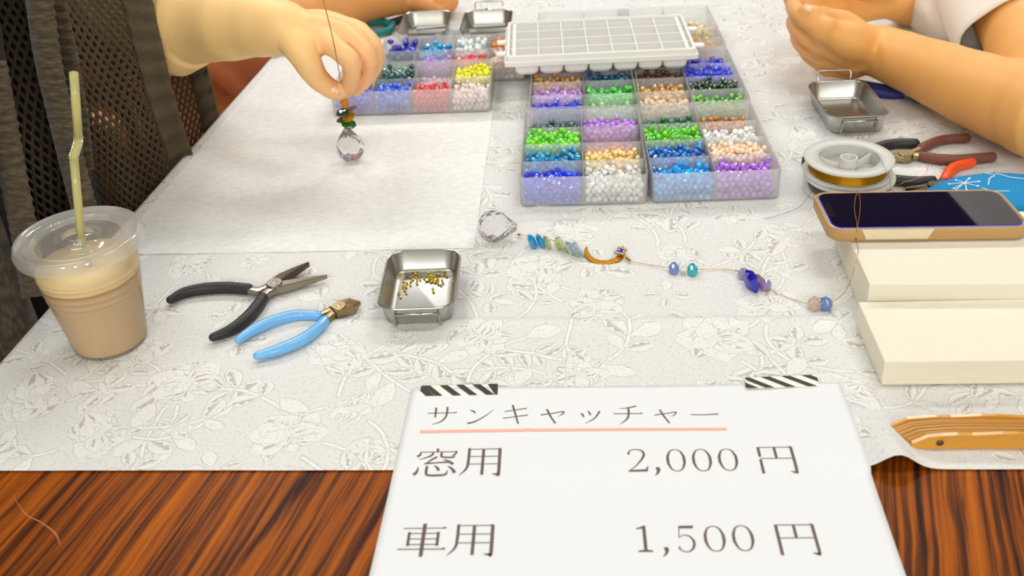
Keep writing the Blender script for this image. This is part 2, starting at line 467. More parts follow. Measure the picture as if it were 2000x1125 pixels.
    def spray(cx, cy, L, ang, seed, k=4):
        r = np.random.default_rng(seed)
        pts = []
        bend = r.uniform(-1.6, 1.6)
        p = np.array([cx, cy]); a = ang
        for q in range(13):
            pts.append(p.copy()); p = p + np.array([math.cos(a), math.sin(a)]) * L / 12; a += bend / 12 + r.normal() * 0.05
        stem(pts)
        for q in range(1, k + 1):
            i = int(12 * (q / k)); p = pts[i]; d = pts[i] - pts[i - 1]; a0 = math.atan2(d[1], d[0])
            for sgn in ((1, -1) if q < k else (0,)):
                al = a0 + sgn * r.uniform(0.7, 1.1); ll = r.uniform(0.016, 0.027) * (1.2 if sgn == 0 else 1)
                leaf(p[0] + math.cos(al) * ll * 0.55, p[1] + math.sin(al) * ll * 0.55, ll, al, r.uniform(0.2, 0.34), r.random() < 0.75, seed + q)
    occupied = [(x, y, R) for (x, y, R) in flowers]
    for i, (x, y, R) in enumerate(flowers):
        for q in range(3):
            a = rng.uniform(0, 6.28)
            spray(x + math.cos(a) * R, y + math.sin(a) * R, rng.uniform(0.045, 0.075), a + rng.normal() * 0.4, 50 + 7 * i + q, int(rng.integers(2, 5)))
    # small blossoms and leaf clusters in the gaps
    Wm, Hm = W / mm, H / mm
    for tries in range(700):
        x, y = rng.uniform(0, Wm), rng.uniform(0, Hm)
        if all(min(abs(x - ox), Wm - abs(x - ox)) ** 2 + min(abs(y - oy), Hm - abs(y - oy)) ** 2 > (oR + 0.021) ** 2 for ox, oy, oR in occupied):
            occupied.append((x, y, 0.012))
            if rng.random() < 0.45: flower(x, y, rng.uniform(0.009, 0.014), 900 + tries)
            else:
                for q in range(4):
                    a = q * 1.5 + rng.normal() * 0.3
                    leaf(x + math.cos(a) * 0.012, y + math.sin(a) * 0.012, rng.uniform(0.014, 0.022), a, rng.uniform(0.24, 0.4), rng.random() < 0.7, tries + q)
    for i, (x, y, R) in enumerate(flowers): flower(x, y, R, 20 + i)
    return img
TILE_X, TILE_Y, MM = 0.66, 0.36, 3200
CL_O = Vector((-0.40, 0.45, 0))      # corner of the first repeat of the print
fl = []
for (px, py, R) in ((62, 778, .030), (372, 746, .029), (190, 852, .027), (562, 850, .028), (1135, 735, .026), (372, 515, .028), (655, 690, .029),
                    (868, 470, .022), (1115, 455, .028), (1055, 525, .030), (1330, 508, .028), (1395, 665, .032), (1165, 600, .028), (1500, 600, .026),
                    (1545, 460, .026), (880, 790, .026), (275, 690, .02), (1655, 770, .027), (1640, 850, .022), (690, 800, .019), (940, 660, .024)):
    p = P(px, py) - CL_O
    q = (p.x % TILE_X, p.y % TILE_Y)
    if all(min(abs(q[0] - a), TILE_X - abs(q[0] - a)) ** 2 + min(abs(q[1] - b), TILE_Y - abs(q[1] - b)) ** 2 > (0.8 * (R + c)) ** 2 for a, b, c in fl):
        fl.append((q[0], q[1], R))
FW, FH = int(TILE_X * MM), int(TILE_Y * MM)
fimg = floral_print(FW, FH, MM, fl)
pic = bpy.data.images.new('floral_print', FW, FH, alpha=False, float_buffer=False)
pic.colorspace_settings.name = 'Non-Color'
buf = np.ones((FH, FW, 4), np.float32); buf[..., :3] = fimg[..., None]
pic.pixels.foreach_set(buf.ravel()); pic.update(); pic.pack()
def cloth_material():
    m = bpy.data.materials.new('floral_cloth'); m.use_nodes = True
    nt = m.node_tree; b = nt.nodes['Principled BSDF']
    uv = nt.nodes.new('ShaderNodeUVMap'); uv.uv_map = 'print'
    tx = nt.nodes.new('ShaderNodeTexImage'); tx.image = pic; tx.extension = 'REPEAT'; tx.interpolation = 'Linear'
    nt.links.new(uv.outputs[0], tx.inputs[0])
    r = nt.nodes.new('ShaderNodeValToRGB'); e = r.color_ramp.elements
    e[0].position = 0.0; e[0].color = rgb(186, 181, 171); e[1].position = 1.0; e[1].color = rgb(230, 228, 222)
    k = e.new(0.5); k.color = rgb(218, 216, 211)
    nt.links.new(tx.outputs[0], r.inputs[0])
    tc = nt.nodes.new('ShaderNodeTexCoord')
    n = nt.nodes.new('ShaderNodeTexNoise'); n.inputs['Scale'].default_value = 420; n.inputs['Detail'].default_value = 2
    nt.links.new(tc.outputs['Object'], n.inputs['Vector'])
    sp = nt.nodes.new('ShaderNodeValToRGB'); e = sp.color_ramp.elements
    e[0].position = 0.30; e[0].color = (0.86, 0.855, 0.84, 1); e[1].position = 0.50; e[1].color = (1, 1, 1, 1)
    nt.links.new(n.outputs['Fac'], sp.inputs[0])
    mu = nt.nodes.new('ShaderNodeMix'); mu.data_type = 'RGBA'; mu.blend_type = 'MULTIPLY'; mu.inputs[0].default_value = 1
    nt.links.new(r.outputs[0], mu.inputs[6]); nt.links.new(sp.outputs[0], mu.inputs[7])
    nt.links.new(mu.outputs[2], b.inputs['Base Color'])
    b.inputs['Roughness'].default_value = 0.75
    b.inputs['Specular IOR Level'].default_value = 0.25
    n2 = nt.nodes.new('ShaderNodeTexNoise'); n2.inputs['Scale'].default_value = 900
    nt.links.new(tc.outputs['Object'], n2.inputs['Vector'])
    bp = nt.nodes.new('ShaderNodeBump'); bp.inputs['Strength'].default_value = 0.12; bp.inputs['Distance'].default_value = 0.0006
    nt.links.new(n2.outputs['Fac'], bp.inputs['Height']); nt.links.new(bp.outputs['Normal'], b.inputs['Normal'])
    return m
M_cloth = cloth_material()
CLOTH = 0.0012                         # top of the cloth above the wood
F0, F1 = P(0, 922), P(1990, 919)       # front edge of the cloth
def front_y(x):
    return F0.y + (x - F0.x) * (F1.y - F0.y) / (F1.x - F0.x)
HUMP = P(1742, 915)
CR1a, CR1b = P(700, 634), P(1660, 630)   # fold lines of the cloth
CR2a, CR2b = P(1056, 420), P(1040, 760)
CR3a, CR3b = P(1060, 424), P(1610, 418)
def crease(x, y, a, b, w, hgt):
    d = Vector((b.x - a.x, b.y - a.y)); L = d.length; d /= L
    v = Vector((x - a.x, y - a.y)); t = v.dot(d); s = abs(v.x * d.y - v.y * d.x)
    fade = 1.0 if -0.02 < t < L + 0.3 else max(0, 1 - (abs(t - L / 2) - L / 2) * 8)
    return hgt * math.exp(-(s / w) ** 2) * fade
def cloth_z(x, y):
    z = CLOTH
    z += crease(x, y, CR1a, CR1b, 0.0055, 0.0026) + crease(x, y, CR2a, CR2b, 0.005, 0.0012) + crease(x, y, CR3a, CR3b, 0.005, 0.0014)
    z += 0.0004 * (mnoise.noise(Vector((x * 9, y * 9, 1))) + 0.6 * mnoise.noise(Vector((x * 25, y * 25, 4))))
    dx = (x - HUMP.x - 0.002) / 0.013; dy = (y - front_y(x)) / 0.045
    z += 0.0115 * math.exp(-dx * dx) * math.exp(-dy * dy)
    dx2 = (x - HUMP.x + 0.012) / 0.03; dy2 = (y - front_y(x) - 0.06) / 0.05
    z += 0.0012 * math.exp(-dx2 * dx2 - dy2 * dy2)
    return max(z, 0.0007)
def cloth():
    nx, ny = 250, 330
    bm = bmesh.new(); uvl = bm.loops.layers.uv.new('print')
    grid = []; flat = {}
    drop = 0.16
    ys = [(j / ny) ** 1.35 for j in range(ny + 1)]
    for j in range(ny + 1):
        row = []
        for i in range(-9, nx + 10):
            s = min(max(i / nx, 0), 1)
            xa = lx(0.5) ; y = 0
            # front to back
            yy = ys[j] * 1.48
            x = lx(0.46 + yy) + s * (TW + 0.002) - 0.001
            y = front_y(x) + yy
            z = cloth_z(x, y)
            fx = x
            if i < 0: d = -i / 9 * drop; p = Vector((x - 0.004 - 0.012 * math.sin(d * 9) * (1 + math.sin(y * 30)), y, T + CLOTH - d)); fx = x - d
            elif i > nx: d = (i - nx) / 9 * drop; p = Vector((x + 0.006 + 0.012 * math.sin(d * 9) * (1 + math.sin(y * 27)), y, T + CLOTH - d)); fx = x + d
            else: p = Vector((x, y, T + z))
            v = bm.verts.new(p); flat[v] = ((fx - CL_O.x) / TILE_X, (y - CL_O.y) / TILE_Y); row.append(v)
        grid.append(row)
    for a, b in zip(grid, grid[1:]):
        for k in range(len(a) - 1):
            f = bm.faces.new((a[k], a[k + 1], b[k + 1], b[k]))
            for l in f.loops: l[uvl].uv = flat[l.vert]
    o = mesh_object('tablecloth', bm, M_cloth, None, True)
    tag(o, 'pale grey tablecloth with outlined flowers covering the table', 'tablecloth')
    return o
cloth()

# ------------------------------------------------------------------ felt work mat
M_felt = mat('felt', rgb(214, 209, 198), rough=1.0, sheen=0.3)
nt = M_felt.node_tree; b_ = nt.nodes['Principled BSDF']
tc_ = nt.nodes.new('ShaderNodeTexCoord')
mp_ = nt.nodes.new('ShaderNodeMapping'); mp_.inputs['Rotation'].default_value = (0, 0, -0.35); mp_.inputs['Scale'].default_value = (130, 210, 1)
nt.links.new(tc_.outputs['Object'], mp_.inputs[0])
n_ = nt.nodes.new('ShaderNodeTexNoise'); n_.inputs['Scale'].default_value = 1.0; n_.inputs['Detail'].default_value = 6; n_.inputs['Roughness'].default_value = 0.65
nt.links.new(mp_.outputs[0], n_.inputs['Vector'])
r_ = nt.nodes.new('ShaderNodeValToRGB'); e_ = r_.color_ramp.elements
e_[0].position = 0.3; e_[0].color = rgb(216, 214, 208); e_[1].position = 0.62; e_[1].color = rgb(232, 230, 225)
nt.links.new(n_.outputs['Fac'], r_.inputs[0]); nt.links.new(r_.outputs[0], b_.inputs['Base Color'])
MAT_T = 0.0022
def felt_mat():
    FLc, FRc, BRc = P(268, 499), P(926, 488), P(986, 60)
    bm = bmesh.new(); nx, ny = 70, 70; top = []
    for j in range(ny + 1):
        t = j / ny; row = []
        a = Vector((lx(FLc.y + (BRc.y - FLc.y) * t) + 0.003, FLc.y + (BRc.y - FLc.y) * t, 0))
        c = FRc.lerp(BRc, t)
        for i in range(nx + 1):
            s = i / nx
            p = a.lerp(c, s)
            wob = 0.0008 * mnoise.noise(Vector((p.x * 40, p.y * 40, 3)))
            if j == 0: p = p + Vector((0, wob, 0))
            if i == nx: p = p + Vector((wob, 0, 0))
            e = min(i, nx - i, j, ny - j)
            z = 0.0004 * mnoise.noise(Vector((p.x * 14, p.y * 14, 8))) + MAT_T
            row.append(bm.verts.new((p.x, p.y, T + z)))
        top.append(row)
    for a, b in zip(top, top[1:]):
        for k in range(nx): bm.faces.new((a[k], a[k + 1], b[k + 1], b[k]))
    rim = [e for e in bm.edges if e.is_boundary]
    r = bmesh.ops.extrude_edge_only(bm, edges=rim)
    for v in [g for g in r['geom'] if isinstance(g, bmesh.types.BMVert)]: v.co.z = T + 0.0011
    bmesh.ops.recalc_face_normals(bm, faces=bm.faces)
    o = mesh_object('felt_mat', bm, M_felt)
    smooth_by_angle(o, 40)
    tag(o, 'plain mottled grey felt work mat on the left of the cloth', 'mat')
felt_mat()
# ================================================================== BEAD BOXES
M_frost = clear_plastic('frosted_plastic', rgb(250, 249, 247), 0.75, rough=0.12, gloss=0.02, translucent=0.2)
M_frostdiv = clear_plastic('frosted_divider', rgb(250, 250, 249), 0.74, rough=0.12, gloss=0.02, translucent=0.2)
_mats = {}
def bmat(c, k=0.45):
    key = (c, k)
    if key not in _mats: _mats[key] = bead_mat('bead_glass_%02x%02x%02x' % c, rgb(*c), k)
    return _mats[key]
def unit_bead(nu, nv, flat=0.86):
    """faceted round bead of radius one; vertices, faces"""
    V, F = [(0, 0, flat)], []
    for j in range(1, nv):
        a = math.pi * j / nv
        for i in range(nu):
            t = 2 * math.pi * (i + 0.5 * (j % 2)) / nu
            V.append((math.sin(a) * math.cos(t), math.sin(a) * math.sin(t), math.cos(a) * flat))
    V.append((0, 0, -flat)); last = len(V) - 1
    for i in range(nu): F.append((0, 1 + i, 1 + (i + 1) % nu))
    for j in range(nv - 2):
        o0, o1 = 1 + j * nu, 1 + (j + 1) * nu
        for i in range(nu):
            k = (i + 1) % nu
            if (j + 1) % 2 == 1:
                F.append((o0 + i, o1 + i, o0 + k)); F.append((o0 + k, o1 + i, o1 + k))
            else:
                F.append((o0 + i, o1 + i, o1 + k)); F.append((o0 + i, o1 + k, o0 + k))
    for i in range(nu): F.append((last, 1 + (nv - 2) * nu + (i + 1) % nu, 1 + (nv - 2) * nu + i))
    return np.array(V, np.float32), np.array(F, np.int32)
BEAD_HI, BEAD_LO = unit_bead(8, 5), unit_bead(6, 4)
def rot_mats(n, rng):
    q = rng.normal(size=(n, 4)); q /= np.linalg.norm(q, axis=1)[:, None]
    w, x, y, z = q.T
    return np.stack([np.stack([1 - 2 * (y * y + z * z), 2 * (x * y - z * w), 2 * (x * z + y * w)], 1),
                     np.stack([2 * (x * y + z * w), 1 - 2 * (x * x + z * z), 2 * (y * z - x * w)], 1),
                     np.stack([2 * (x * z - y * w), 2 * (y * z + x * w), 1 - 2 * (x * x + y * y)], 1)], 1)
def pile_mesh(name, centres, radii, shape, m):
    V, F = shape; n = len(centres)
    R = rot_mats(n, RNG)
    vv = np.einsum('nij,vj->nvi', R, V) * np.asarray(radii)[:, None, None] + np.asarray(centres)[:, None, :]
    ff = F[None] + (np.arange(n) * len(V))[:, None, None]
    me = bpy.data.meshes.new(name)
    vv = vv.reshape(-1, 3).astype(np.float32); ff = ff.reshape(-1, 3)
    me.vertices.add(len(vv)); me.vertices.foreach_set('co', vv.ravel())
    me.loops.add(ff.size); me.loops.foreach_set('vertex_index', ff.ravel().astype(np.int32))
    me.polygons.add(len(ff)); me.polygons.foreach_set('loop_start', np.arange(0, ff.size, 3, dtype=np.int32))
    me.update(calc_edges=True); me.validate()
    me.materials.append(m)
    return me
def pile(w, d, fill, r, rng):
    """centres of beads filling a w x d compartment to height fill (local, origin front-left floor); last flag: lies on the top"""
    C, Tp = [], []
    lay = max(1, int(round((fill - 2 * r) / (1.55 * r))) + 1)
    hx, hy = 2.02 * r, 1.78 * r
    for l in range(lay):
        z = r * 0.9 + l * 1.55 * r
        nyy = max(1, int((d - 2 * r) / hy) + 1)
        for j in range(nyy):
            off = 0.5 * hx * ((j + l) % 2)
            nxx = max(1, int((w - 2 * r - off) / hx) + 1)
            for i in range(nxx):
                x = r + off + i * hx; y = r + (j + 0.35 * (l % 2)) * hy
                if x > w - r or y > d - r * 0.9: continue
                top = l == lay - 1
                drop = 0
                if top:
                    if rng.random() < 0.10: continue
                    drop = 0.4 * r * mnoise.noise(Vector((x * 60, y * 60, l + 3.3)))
                C.append((x + rng.normal() * 0.22 * r, y + rng.normal() * 0.22 * r, z + drop + rng.normal() * 0.2 * r)); Tp.append(top)
    # a few beads sit loosely on top of the layer
    for k in range(int(w * d / (r * r * 4) * (0.24 if r > 0.002 else 0))):
        C.append((rng.uniform(r, w - r), rng.uniform(r, d - r), r * 0.9 + (lay - 1) * 1.55 * r + 1.45 * r + rng.normal() * 0.1 * r)); Tp.append(True)
    C = np.array(C); C[:, 0] = np.clip(C[:, 0], r, w - r); C[:, 1] = np.clip(C[:, 1], r, d - r)
    return C, np.array(Tp)

WALL = 0.0012
LOOSE = []    # top beads of the two front boxes: candidates for single objects
def bead_box(where, o, xdir, W, D, H, cols, rows, cells, near):
    """cells: {(col,row): (words, rgb, fill, radius, glassiness)} row 0 nearest the camera"""
    M = frame(o, xdir); rc = 0.006
    root = thing('bead_box', 'frosted clear bead box, %s' % where, 'bead box', (o.x, o.y, o.z), 'compartment boxes of glass beads')
    Ti = Matrix.Translation(Vector((W / 2, D / 2, 0)))
    def sec(inset, z, shrink=0.0):
        return [Vector((x, y, z)) for (x, y) in rrect(W - 2 * inset - shrink, D - 2 * inset - shrink, max(rc - inset, 0.002), 4)]
    bm = bmesh.new()
    loft(bm, [sec(0, 0, 0.003), sec(0, 0.002), sec(0, H), sec(WALL, H), sec(WALL, WALL + 0.0006), sec(WALL + 0.001, WALL)], M @ Ti, True, True)
    mesh_object('box_shell', bm, M_frost, root)
    cw, rd = (W - 2 * WALL) / cols, (D - 2 * WALL) / rows
    for c in range(1, cols):
        bm = bmesh.new(); add_box(bm, (WALL + c * cw, D / 2, WALL + (H - 0.002) / 2), (0.0011, D - 2 * WALL, H - 0.003 - WALL))
        bmesh.ops.transform(bm, matrix=M, verts=bm.verts); mesh_object('long_divider', bm, M_frostdiv, root)
    for r_ in range(1, rows):
        for c in range(cols):
            bm = bmesh.new(); add_box(bm, (WALL + (c + 0.5) * cw, WALL + r_ * rd, WALL + (H - 0.003) / 2), (cw - 0.0011, 0.0009, H - 0.004 - WALL))
            bmesh.ops.transform(bm, matrix=M, verts=bm.verts); mesh_object('cross_divider', bm, M_frostdiv, root)
    for (c, r_), (words, col, fill, rad, k) in cells.items():
        w, d = cw - 0.0014, rd - 0.0012
        C, top = pile(w, d, fill * (H - 0.002), rad, RNG)
        base = np.array([WALL + c * cw + 0.0007, WALL + r_ * rd + 0.0006, WALL + 0.0003])
        Cw = (C + base) @ np.array(M.to_3x3()).T + np.array(M.translation)
        rowname = ['front', 'second', 'third', 'back'][r_] if rows == 4 else ['front', 'back'][r_]
        colname = (['left', 'right'] if cols == 2 else ['first', 'second', 'third', 'fourth'])[c]
        place = '%s row, %s column, %s' % (rowname, colname, where)
        rads = rad * RNG.uniform(0.93, 1.05, len(Cw))
        rest = np.ones(len(Cw), bool)
        if near:
            for i in np.nonzero(top)[0]:
                dist = np.linalg.norm(Cw[i] - np.array(CAM))
                LOOSE.append((dist, tuple(Cw[i]), rads[i], words, col, k, place))
            rest = ~top
        near_pile = (words, place, Cw, rads, col, k)
        PILES.append([near_pile, rest, near])
    return root
PILES = []
BH = 0.0300
def corner(px, py): return P(px, py, 0.0) + Vector((0, 0, 0.0013))
G = 0.45
# the two front boxes
oA = corner(1017, 408); xA = P(1262, 402) - P(1017, 408)
bA = bead_box('front left box of six', oA, xA, 0.1165, 0.158, BH, 2, 4, {
    (0, 0): ('blue glass', (52, 70, 226), .66, .0027, .4), (0, 1): ('teal blue glass', (0, 138, 184), .80, .0031, .45),
    (0, 2): ('lime green glass', (118, 214, 52), .78, .0029, .45), (0, 3): ('dark bottle green glass', (4, 78, 72), .62, .0033, .4),
    (1, 0): ('clear colourless glass', (238, 236, 228), .72, .0028, .6), (1, 1): ('pale apricot glass', (252, 212, 140), .74, .0028, .5),
    (1, 2): ('coral pink glass', (240, 120, 130), .22, .0034, .4), (1, 3): ('lilac glass', (186, 130, 226), .68, .0029, .45)}, True)
oB = corner(1272, 401); xB = P(1518, 392) - P(1272, 401)
bB = bead_box('front right box of six', oB, xB, 0.1165, 0.158, BH, 2, 4, {
    (0, 0): ('sky blue glass', (24, 158, 232), .76, .0029, .45), (0, 1): ('deep teal blue glass', (0, 104, 182), .80, .0032, .4),
    (0, 2): ('grass green glass', (92, 190, 20), .80, .0029, .45), (0, 3): ('emerald green glass', (4, 104, 54), .66, .0032, .4),
    (1, 0): ('violet glass', (176, 116, 216), .76, .0031, .45), (1, 1): ('pale peach glass', (252, 212, 178), .80, .0028, .5),
    (1, 2): ('colourless glass', (240, 238, 232), .76, .0030, .6), (1, 3): ('amber brown glass', (190, 124, 20), .46, .0028, .4)}, True)
yv = Vector((-xA.y, xA.x, 0)).normalized()
oC = oA + yv * 0.163 + xA.normalized() * 0.004
bC = bead_box('middle left box of six', oC, xA, 0.1165, 0.158, BH, 2, 4, {
    (0, 0): ('deep blue glass', (34, 30, 196), .72, .0030, .4), (0, 1): ('mauve glass', (196, 150, 224), .76, .0029, .5),
    (0, 2): ('orange amber glass', (228, 160, 74), .66, .0029, .45), (0, 3): ('brown glass', (120, 66, 30), .6, .0029, .4),
    (1, 0): ('pale green glass', (150, 214, 130), .55, .0030, .5), (1, 1): ('bright green glass', (64, 196, 62), .76, .0029, .45),
    (1, 2): ('petrol blue glass', (0, 84, 116), .72, .0030, .4), (1, 3): ('navy glass', (14, 40, 90), .6, .0029, .4)}, False)
yv2 = Vector((-xB.y, xB.x, 0)).normalized()
oD = oB + yv2 * 0.163 + xB.normalized() * 0.002
bD = bead_box('middle right box of six', oD, xB, 0.1165, 0.158, BH, 2, 4, {
    (0, 0): ('champagne glass', (246, 206, 160), .72, .0028, .5), (0, 1): ('tan gold glass', (206, 158, 84), .74, .0029, .45),
    (0, 2): ('dark brown glass', (92, 48, 18), .76, .0029, .4), (0, 3): ('smoky brown glass', (80, 60, 40), .6, .0029, .4),
    (1, 0): ('fresh green glass', (110, 184, 72), .74, .0028, .5), (1, 1): ('very dark green glass', (10, 56, 22), .80, .0030, .35),
    (1, 2): ('periwinkle blue glass', (58, 68, 216), .82, .0028, .4), (1, 3): ('ultramarine glass', (44, 44, 196), .72, .0028, .4)}, False)
oE = oC + yv * 0.164 + xA.normalized() * 0.004
bE = bead_box('back left box of six', oE, xA, 0.1165, 0.158, BH, 2, 4, {
    (0, 0): ('straw coloured glass', (236, 214, 160), .5, .0028, .5), (1, 0): ('grey glass', (150, 150, 150), .5, .0028, .5),
    (0, 2): ('cream glass', (240, 228, 200), .4, .0028, .5), (1, 2): ('frosted white glass', (235, 232, 226), .4, .0028, .5)}, False)
oF = oD + yv2 * 0.164 + xB.normalized() * 0.001
bF = bead_box('back right box of six', oF, xB, 0.1165, 0.158, BH, 2, 4, {
    (1, 0): ('golden metal', (196, 146, 60), .30, .0024, .1), (1, 1): ('golden and olive', (204, 160, 66), .42, .0026, .2),
    (1, 2): ('pale champagne glass', (240, 218, 160), .66, .0028, .5), (0, 2): ('ivory glass', (240, 230, 205), .5, .0028, .5)}, False)
# the two boxes on the left
LBH = 0.0285
oG = P(651, 233) + Vector((0, 0, MAT_T + 0.0003)); xG = P(968, 223) - P(651, 233)
bG = bead_box('front box of the pair beside the hand', oG, xG, 0.178, 0.088, LBH, 4, 2, {
    (0, 0): ('indigo glass', (58, 62, 210), .74, .0028, .4), (1, 0): ('cornflower blue glass', (70, 110, 236), .80, .0029, .45),
    (2, 0): ('bright red glass', (226, 44, 34), .80, .0029, .4), (3, 0): ('blush pink glass', (252, 218, 206), .76, .0028, .55),
    (0, 1): ('golden yellow glass', (244, 196, 92), .82, .0028, .45), (1, 1): ('dark teal lustre', (8, 88, 82), .80, .0036, .25),
    (2, 1): ('pale pink glass', (236, 196, 214), .40, .0028, .5), (3, 1): ('lemon yellow glass', (246, 238, 16), .82, .0028, .45)}, False)
yg = Vector((-xG.y, xG.x, 0)).normalized()
oH = oG + yg * 0.093 + xG.normalized() * 0.036
bH = bead_box('rear box of the pair beside the hand', oH, xG, 0.178, 0.088, LBH, 4, 2, {
    (0, 0): ('leaf green glass', (84, 160, 62), .42, .0030, .4), (1, 0): ('orchid purple glass', (184, 120, 222), .66, .0030, .45),
    (2, 0): ('large ruby red glass', (220, 18, 10), .74, .0050, .3), (3, 0): ('pale rose glass', (246, 208, 186), .80, .0030, .5),
    (0, 1): ('large navy blue glass', (20, 20, 164), .84, .0046, .3), (1, 1): ('aqua glass', (22, 166, 220), .72, .0036, .4),
    (2, 1): ('iridescent clear glass', (226, 236, 232), .84, .0036, .6), (3, 1): ('large amber orange glass', (226, 140, 8), .86, .0046, .35)}, False)
# the 300 nearest beads are objects of their own
LOOSE.sort(key=lambda q: q[0])
single, rest_loose = LOOSE[:300], LOOSE[300:]
def bead_proto_mesh(col, k):
    V, F = BEAD_HI
    me = bpy.data.meshes.new('glass_bead'); me.from_pydata([tuple(v) for v in V], [], [tuple(f) for f in F]); me.materials.append(bmat(col, k)); return me
pm = {}
rr = random.Random(5)
for (dist, c, r, words, col, k, place) in single:
    if (col, k) not in pm: pm[(col, k)] = bead_proto_mesh(col, k)
    o = bpy.data.objects.new('glass_bead', pm[(col, k)]); COL.objects.link(o)
    o.location = c; o.scale = (r, r, r); o.rotation_euler = (rr.uniform(0, 6.28), rr.uniform(0, 3.14), rr.uniform(0, 6.28))
    tag(o, '%s bead, %s' % (words, place), 'bead', '%s beads on the pile, %s' % (words, place))
extra = {}
for (dist, c, r, words, col, k, place) in rest_loose: extra.setdefault((words, place), []).append((c, r))
for (words, place, Cw, rads, col, k), rest, near in PILES:
    C, R = list(map(tuple, Cw[rest])), list(rads[rest])
    for c, r in extra.get((words, place), []): C.append(c); R.append(r)
    me = pile_mesh('glass_beads', np.array(C), R, BEAD_HI if near else BEAD_LO, bmat(col, k))
    o = bpy.data.objects.new('glass_beads', me); COL.objects.link(o)
    tag(o, '%s beads filling %s' % (words, place), 'beads'); o['kind'] = 'stuff'

# ------------------------------------------------------------------ white lidded organiser lying across the boxes
M_white_pl = clear_plastic('white_plastic', rgb(250, 248, 242), 0.04, rough=0.3, gloss=0.05, translucent=0.12)
M_lid_pl = clear_plastic('white_lid_plastic', rgb(255, 253, 246), 0.58, rough=0.2, gloss=0.01, translucent=0.1)
def organiser():
    z0 = T + BH + 0.0016
    zt = 0.0016 + BH + 0.024
    FLc, FRc = P(984, 113, zt), P(1366, 96, zt)
    BLc, BRc = P(1001, 40, zt), P(1336, 26, zt)
    x = (FRc - FLc); W = x.length; D = ((BLc - FLc).length + (BRc - FRc).length) / 2
    M = frame(Vector((FLc.x, FLc.y, z0)), x)
    root = thing('bead_organiser', 'white lidded ice tray style organiser lying across the bead boxes', 'organiser', (FLc.x, FLc.y, z0))
    cols, rows = 7, 4
    mx, my = 0.011, 0.006
    cw, rd = (W - 2 * mx) / cols, (D - 2 * my) / rows
    H = 0.024
    Ti = Matrix.Translation(Vector((W / 2, D / 2, 0)))
    def sec(inset, z, r=0.004):
        return [Vector((a, b, z)) for (a, b) in rrect(W - 2 * inset, D - 2 * inset, r, 3)]
    # rim of the tray
    bm = bmesh.new()
    loft(bm, [sec(0.001, 0.0125), sec(0.0, 0.013), sec(0.0, 0.0175), sec(0.0025, 0.0178), sec(0.0025, H - 0.001), sec(0.0032, H),
              sec(0.006, H), sec(0.006, 0.0135)], M @ Ti, False, False)
    mesh_object('rim', bm, M_white_pl, root)
    tints = {(0, 3): (120, 124, 100), (1, 3): (140, 180, 90), (2, 3): (170, 158, 140), (3, 3): (150, 148, 190), (4, 3): (160, 190, 215), (5, 3): (236, 212, 130), (6, 3): (232, 226, 206),
             (0, 2): (244, 238, 214), (1, 2): (242, 204, 120), (2, 2): (140, 148, 110), (3, 2): (226, 190, 136), (4, 2): (240, 222, 190), (5, 2): (238, 160, 70), (6, 2): (238, 214, 180),
             (5, 1): (206, 196, 170), (6, 1): (170, 210, 90), (4, 1): (244, 232, 196)}
    for c in range(cols):
        for r in range(rows):
            cx, cy = mx + (c + 0.5) * cw, my + (r + 0.5) * rd
            bm = bmesh.new()
            Mc = M @ Matrix.Translation(Vector((cx, cy, 0)))
            def s2(w, d, z, rad): return [Vector((a, b, z)) for (a, b) in rrect(w, d, rad, 4)]
            secs = [s2(cw, rd, 0.0150, 0.0008), s2(cw * 0.985, rd * 0.985, 0.011, 0.002), s2(cw * 0.93, rd * 0.93, 0.0035, 0.004), s2(cw * 0.74, rd * 0.74, 0.0002, 0.004)]
            loft(bm, list(reversed(secs)), Mc, True, False)
            mesh_object('cell', bm, M_white_pl, root)
            if (c, r) in tints:
                C, tp = pile(cw * 0.84, rd * 0.84, 0.0150, 0.0017, RNG)
                b0 = np.array([cx - cw * 0.42, cy - rd * 0.42, 0.0022])
                Cw = (C + b0) @ np.array(M.to_3x3()).T + np.array(M.translation)
                me = pile_mesh('tiny_beads', Cw, np.full(len(Cw), 0.0017), BEAD_LO, bmat(tints[(c, r)], 0.3))
                o = bpy.data.objects.new('tiny_beads', me); COL.objects.link(o); o['kind'] = 'stuff'
                names = ['back', 'third', 'second', 'front']
                tag(o, 'tiny beads, %s column, %s row of the white organiser' % (['first', 'second', 'third', 'fourth', 'fifth', 'sixth', 'last'][c], ['front', 'second', 'third', 'back'][r]), 'beads')
    # lid: sheet with raised ribs between the cells
    bm = bmesh.new(); add_box(bm, (W / 2, D / 2, 0.0205), (W - 0.0125, D - 0.0125, 0.0007))
    bmesh.ops.transform(bm, matrix=M, verts=bm.verts); mesh_object('lid_sheet', bm, M_lid_pl, root)
    for c in range(cols + 1):
        bm = bmesh.new(); add_box(bm, (mx + c * cw, D / 2, 0.0212), (0.0016 if 0 < c < cols else 0.004, D - 0.0124, 0.0016))
        bmesh.ops.transform(bm, matrix=M, verts=bm.verts); mesh_object('lid_rib', bm, M_white_pl, root)
    for r in range(rows + 1):
        bm = bmesh.new(); add_box(bm, (W / 2, my + r * rd, 0.0212), (W - 0.0124, 0.0013, 0.00155))
        bmesh.ops.transform(bm, matrix=M, verts=bm.verts); mesh_object('lid_rib', bm, M_white_pl, root)
    for (tx, fy) in ((-0.0035, 0.22), (-0.0035, 0.52), (W + 0.0035, 0.22), (W + 0.0035, 0.66)):
        bm = bmesh.new(); add_box(bm, (tx, D * fy, 0.0185), (0.012, 0.0095, 0.0042), bevel=0.0016)
        bmesh.ops.transform(bm, matrix=M, verts=bm.verts); mesh_object('clip_tab', bm, M_white_pl, root)
organiser()
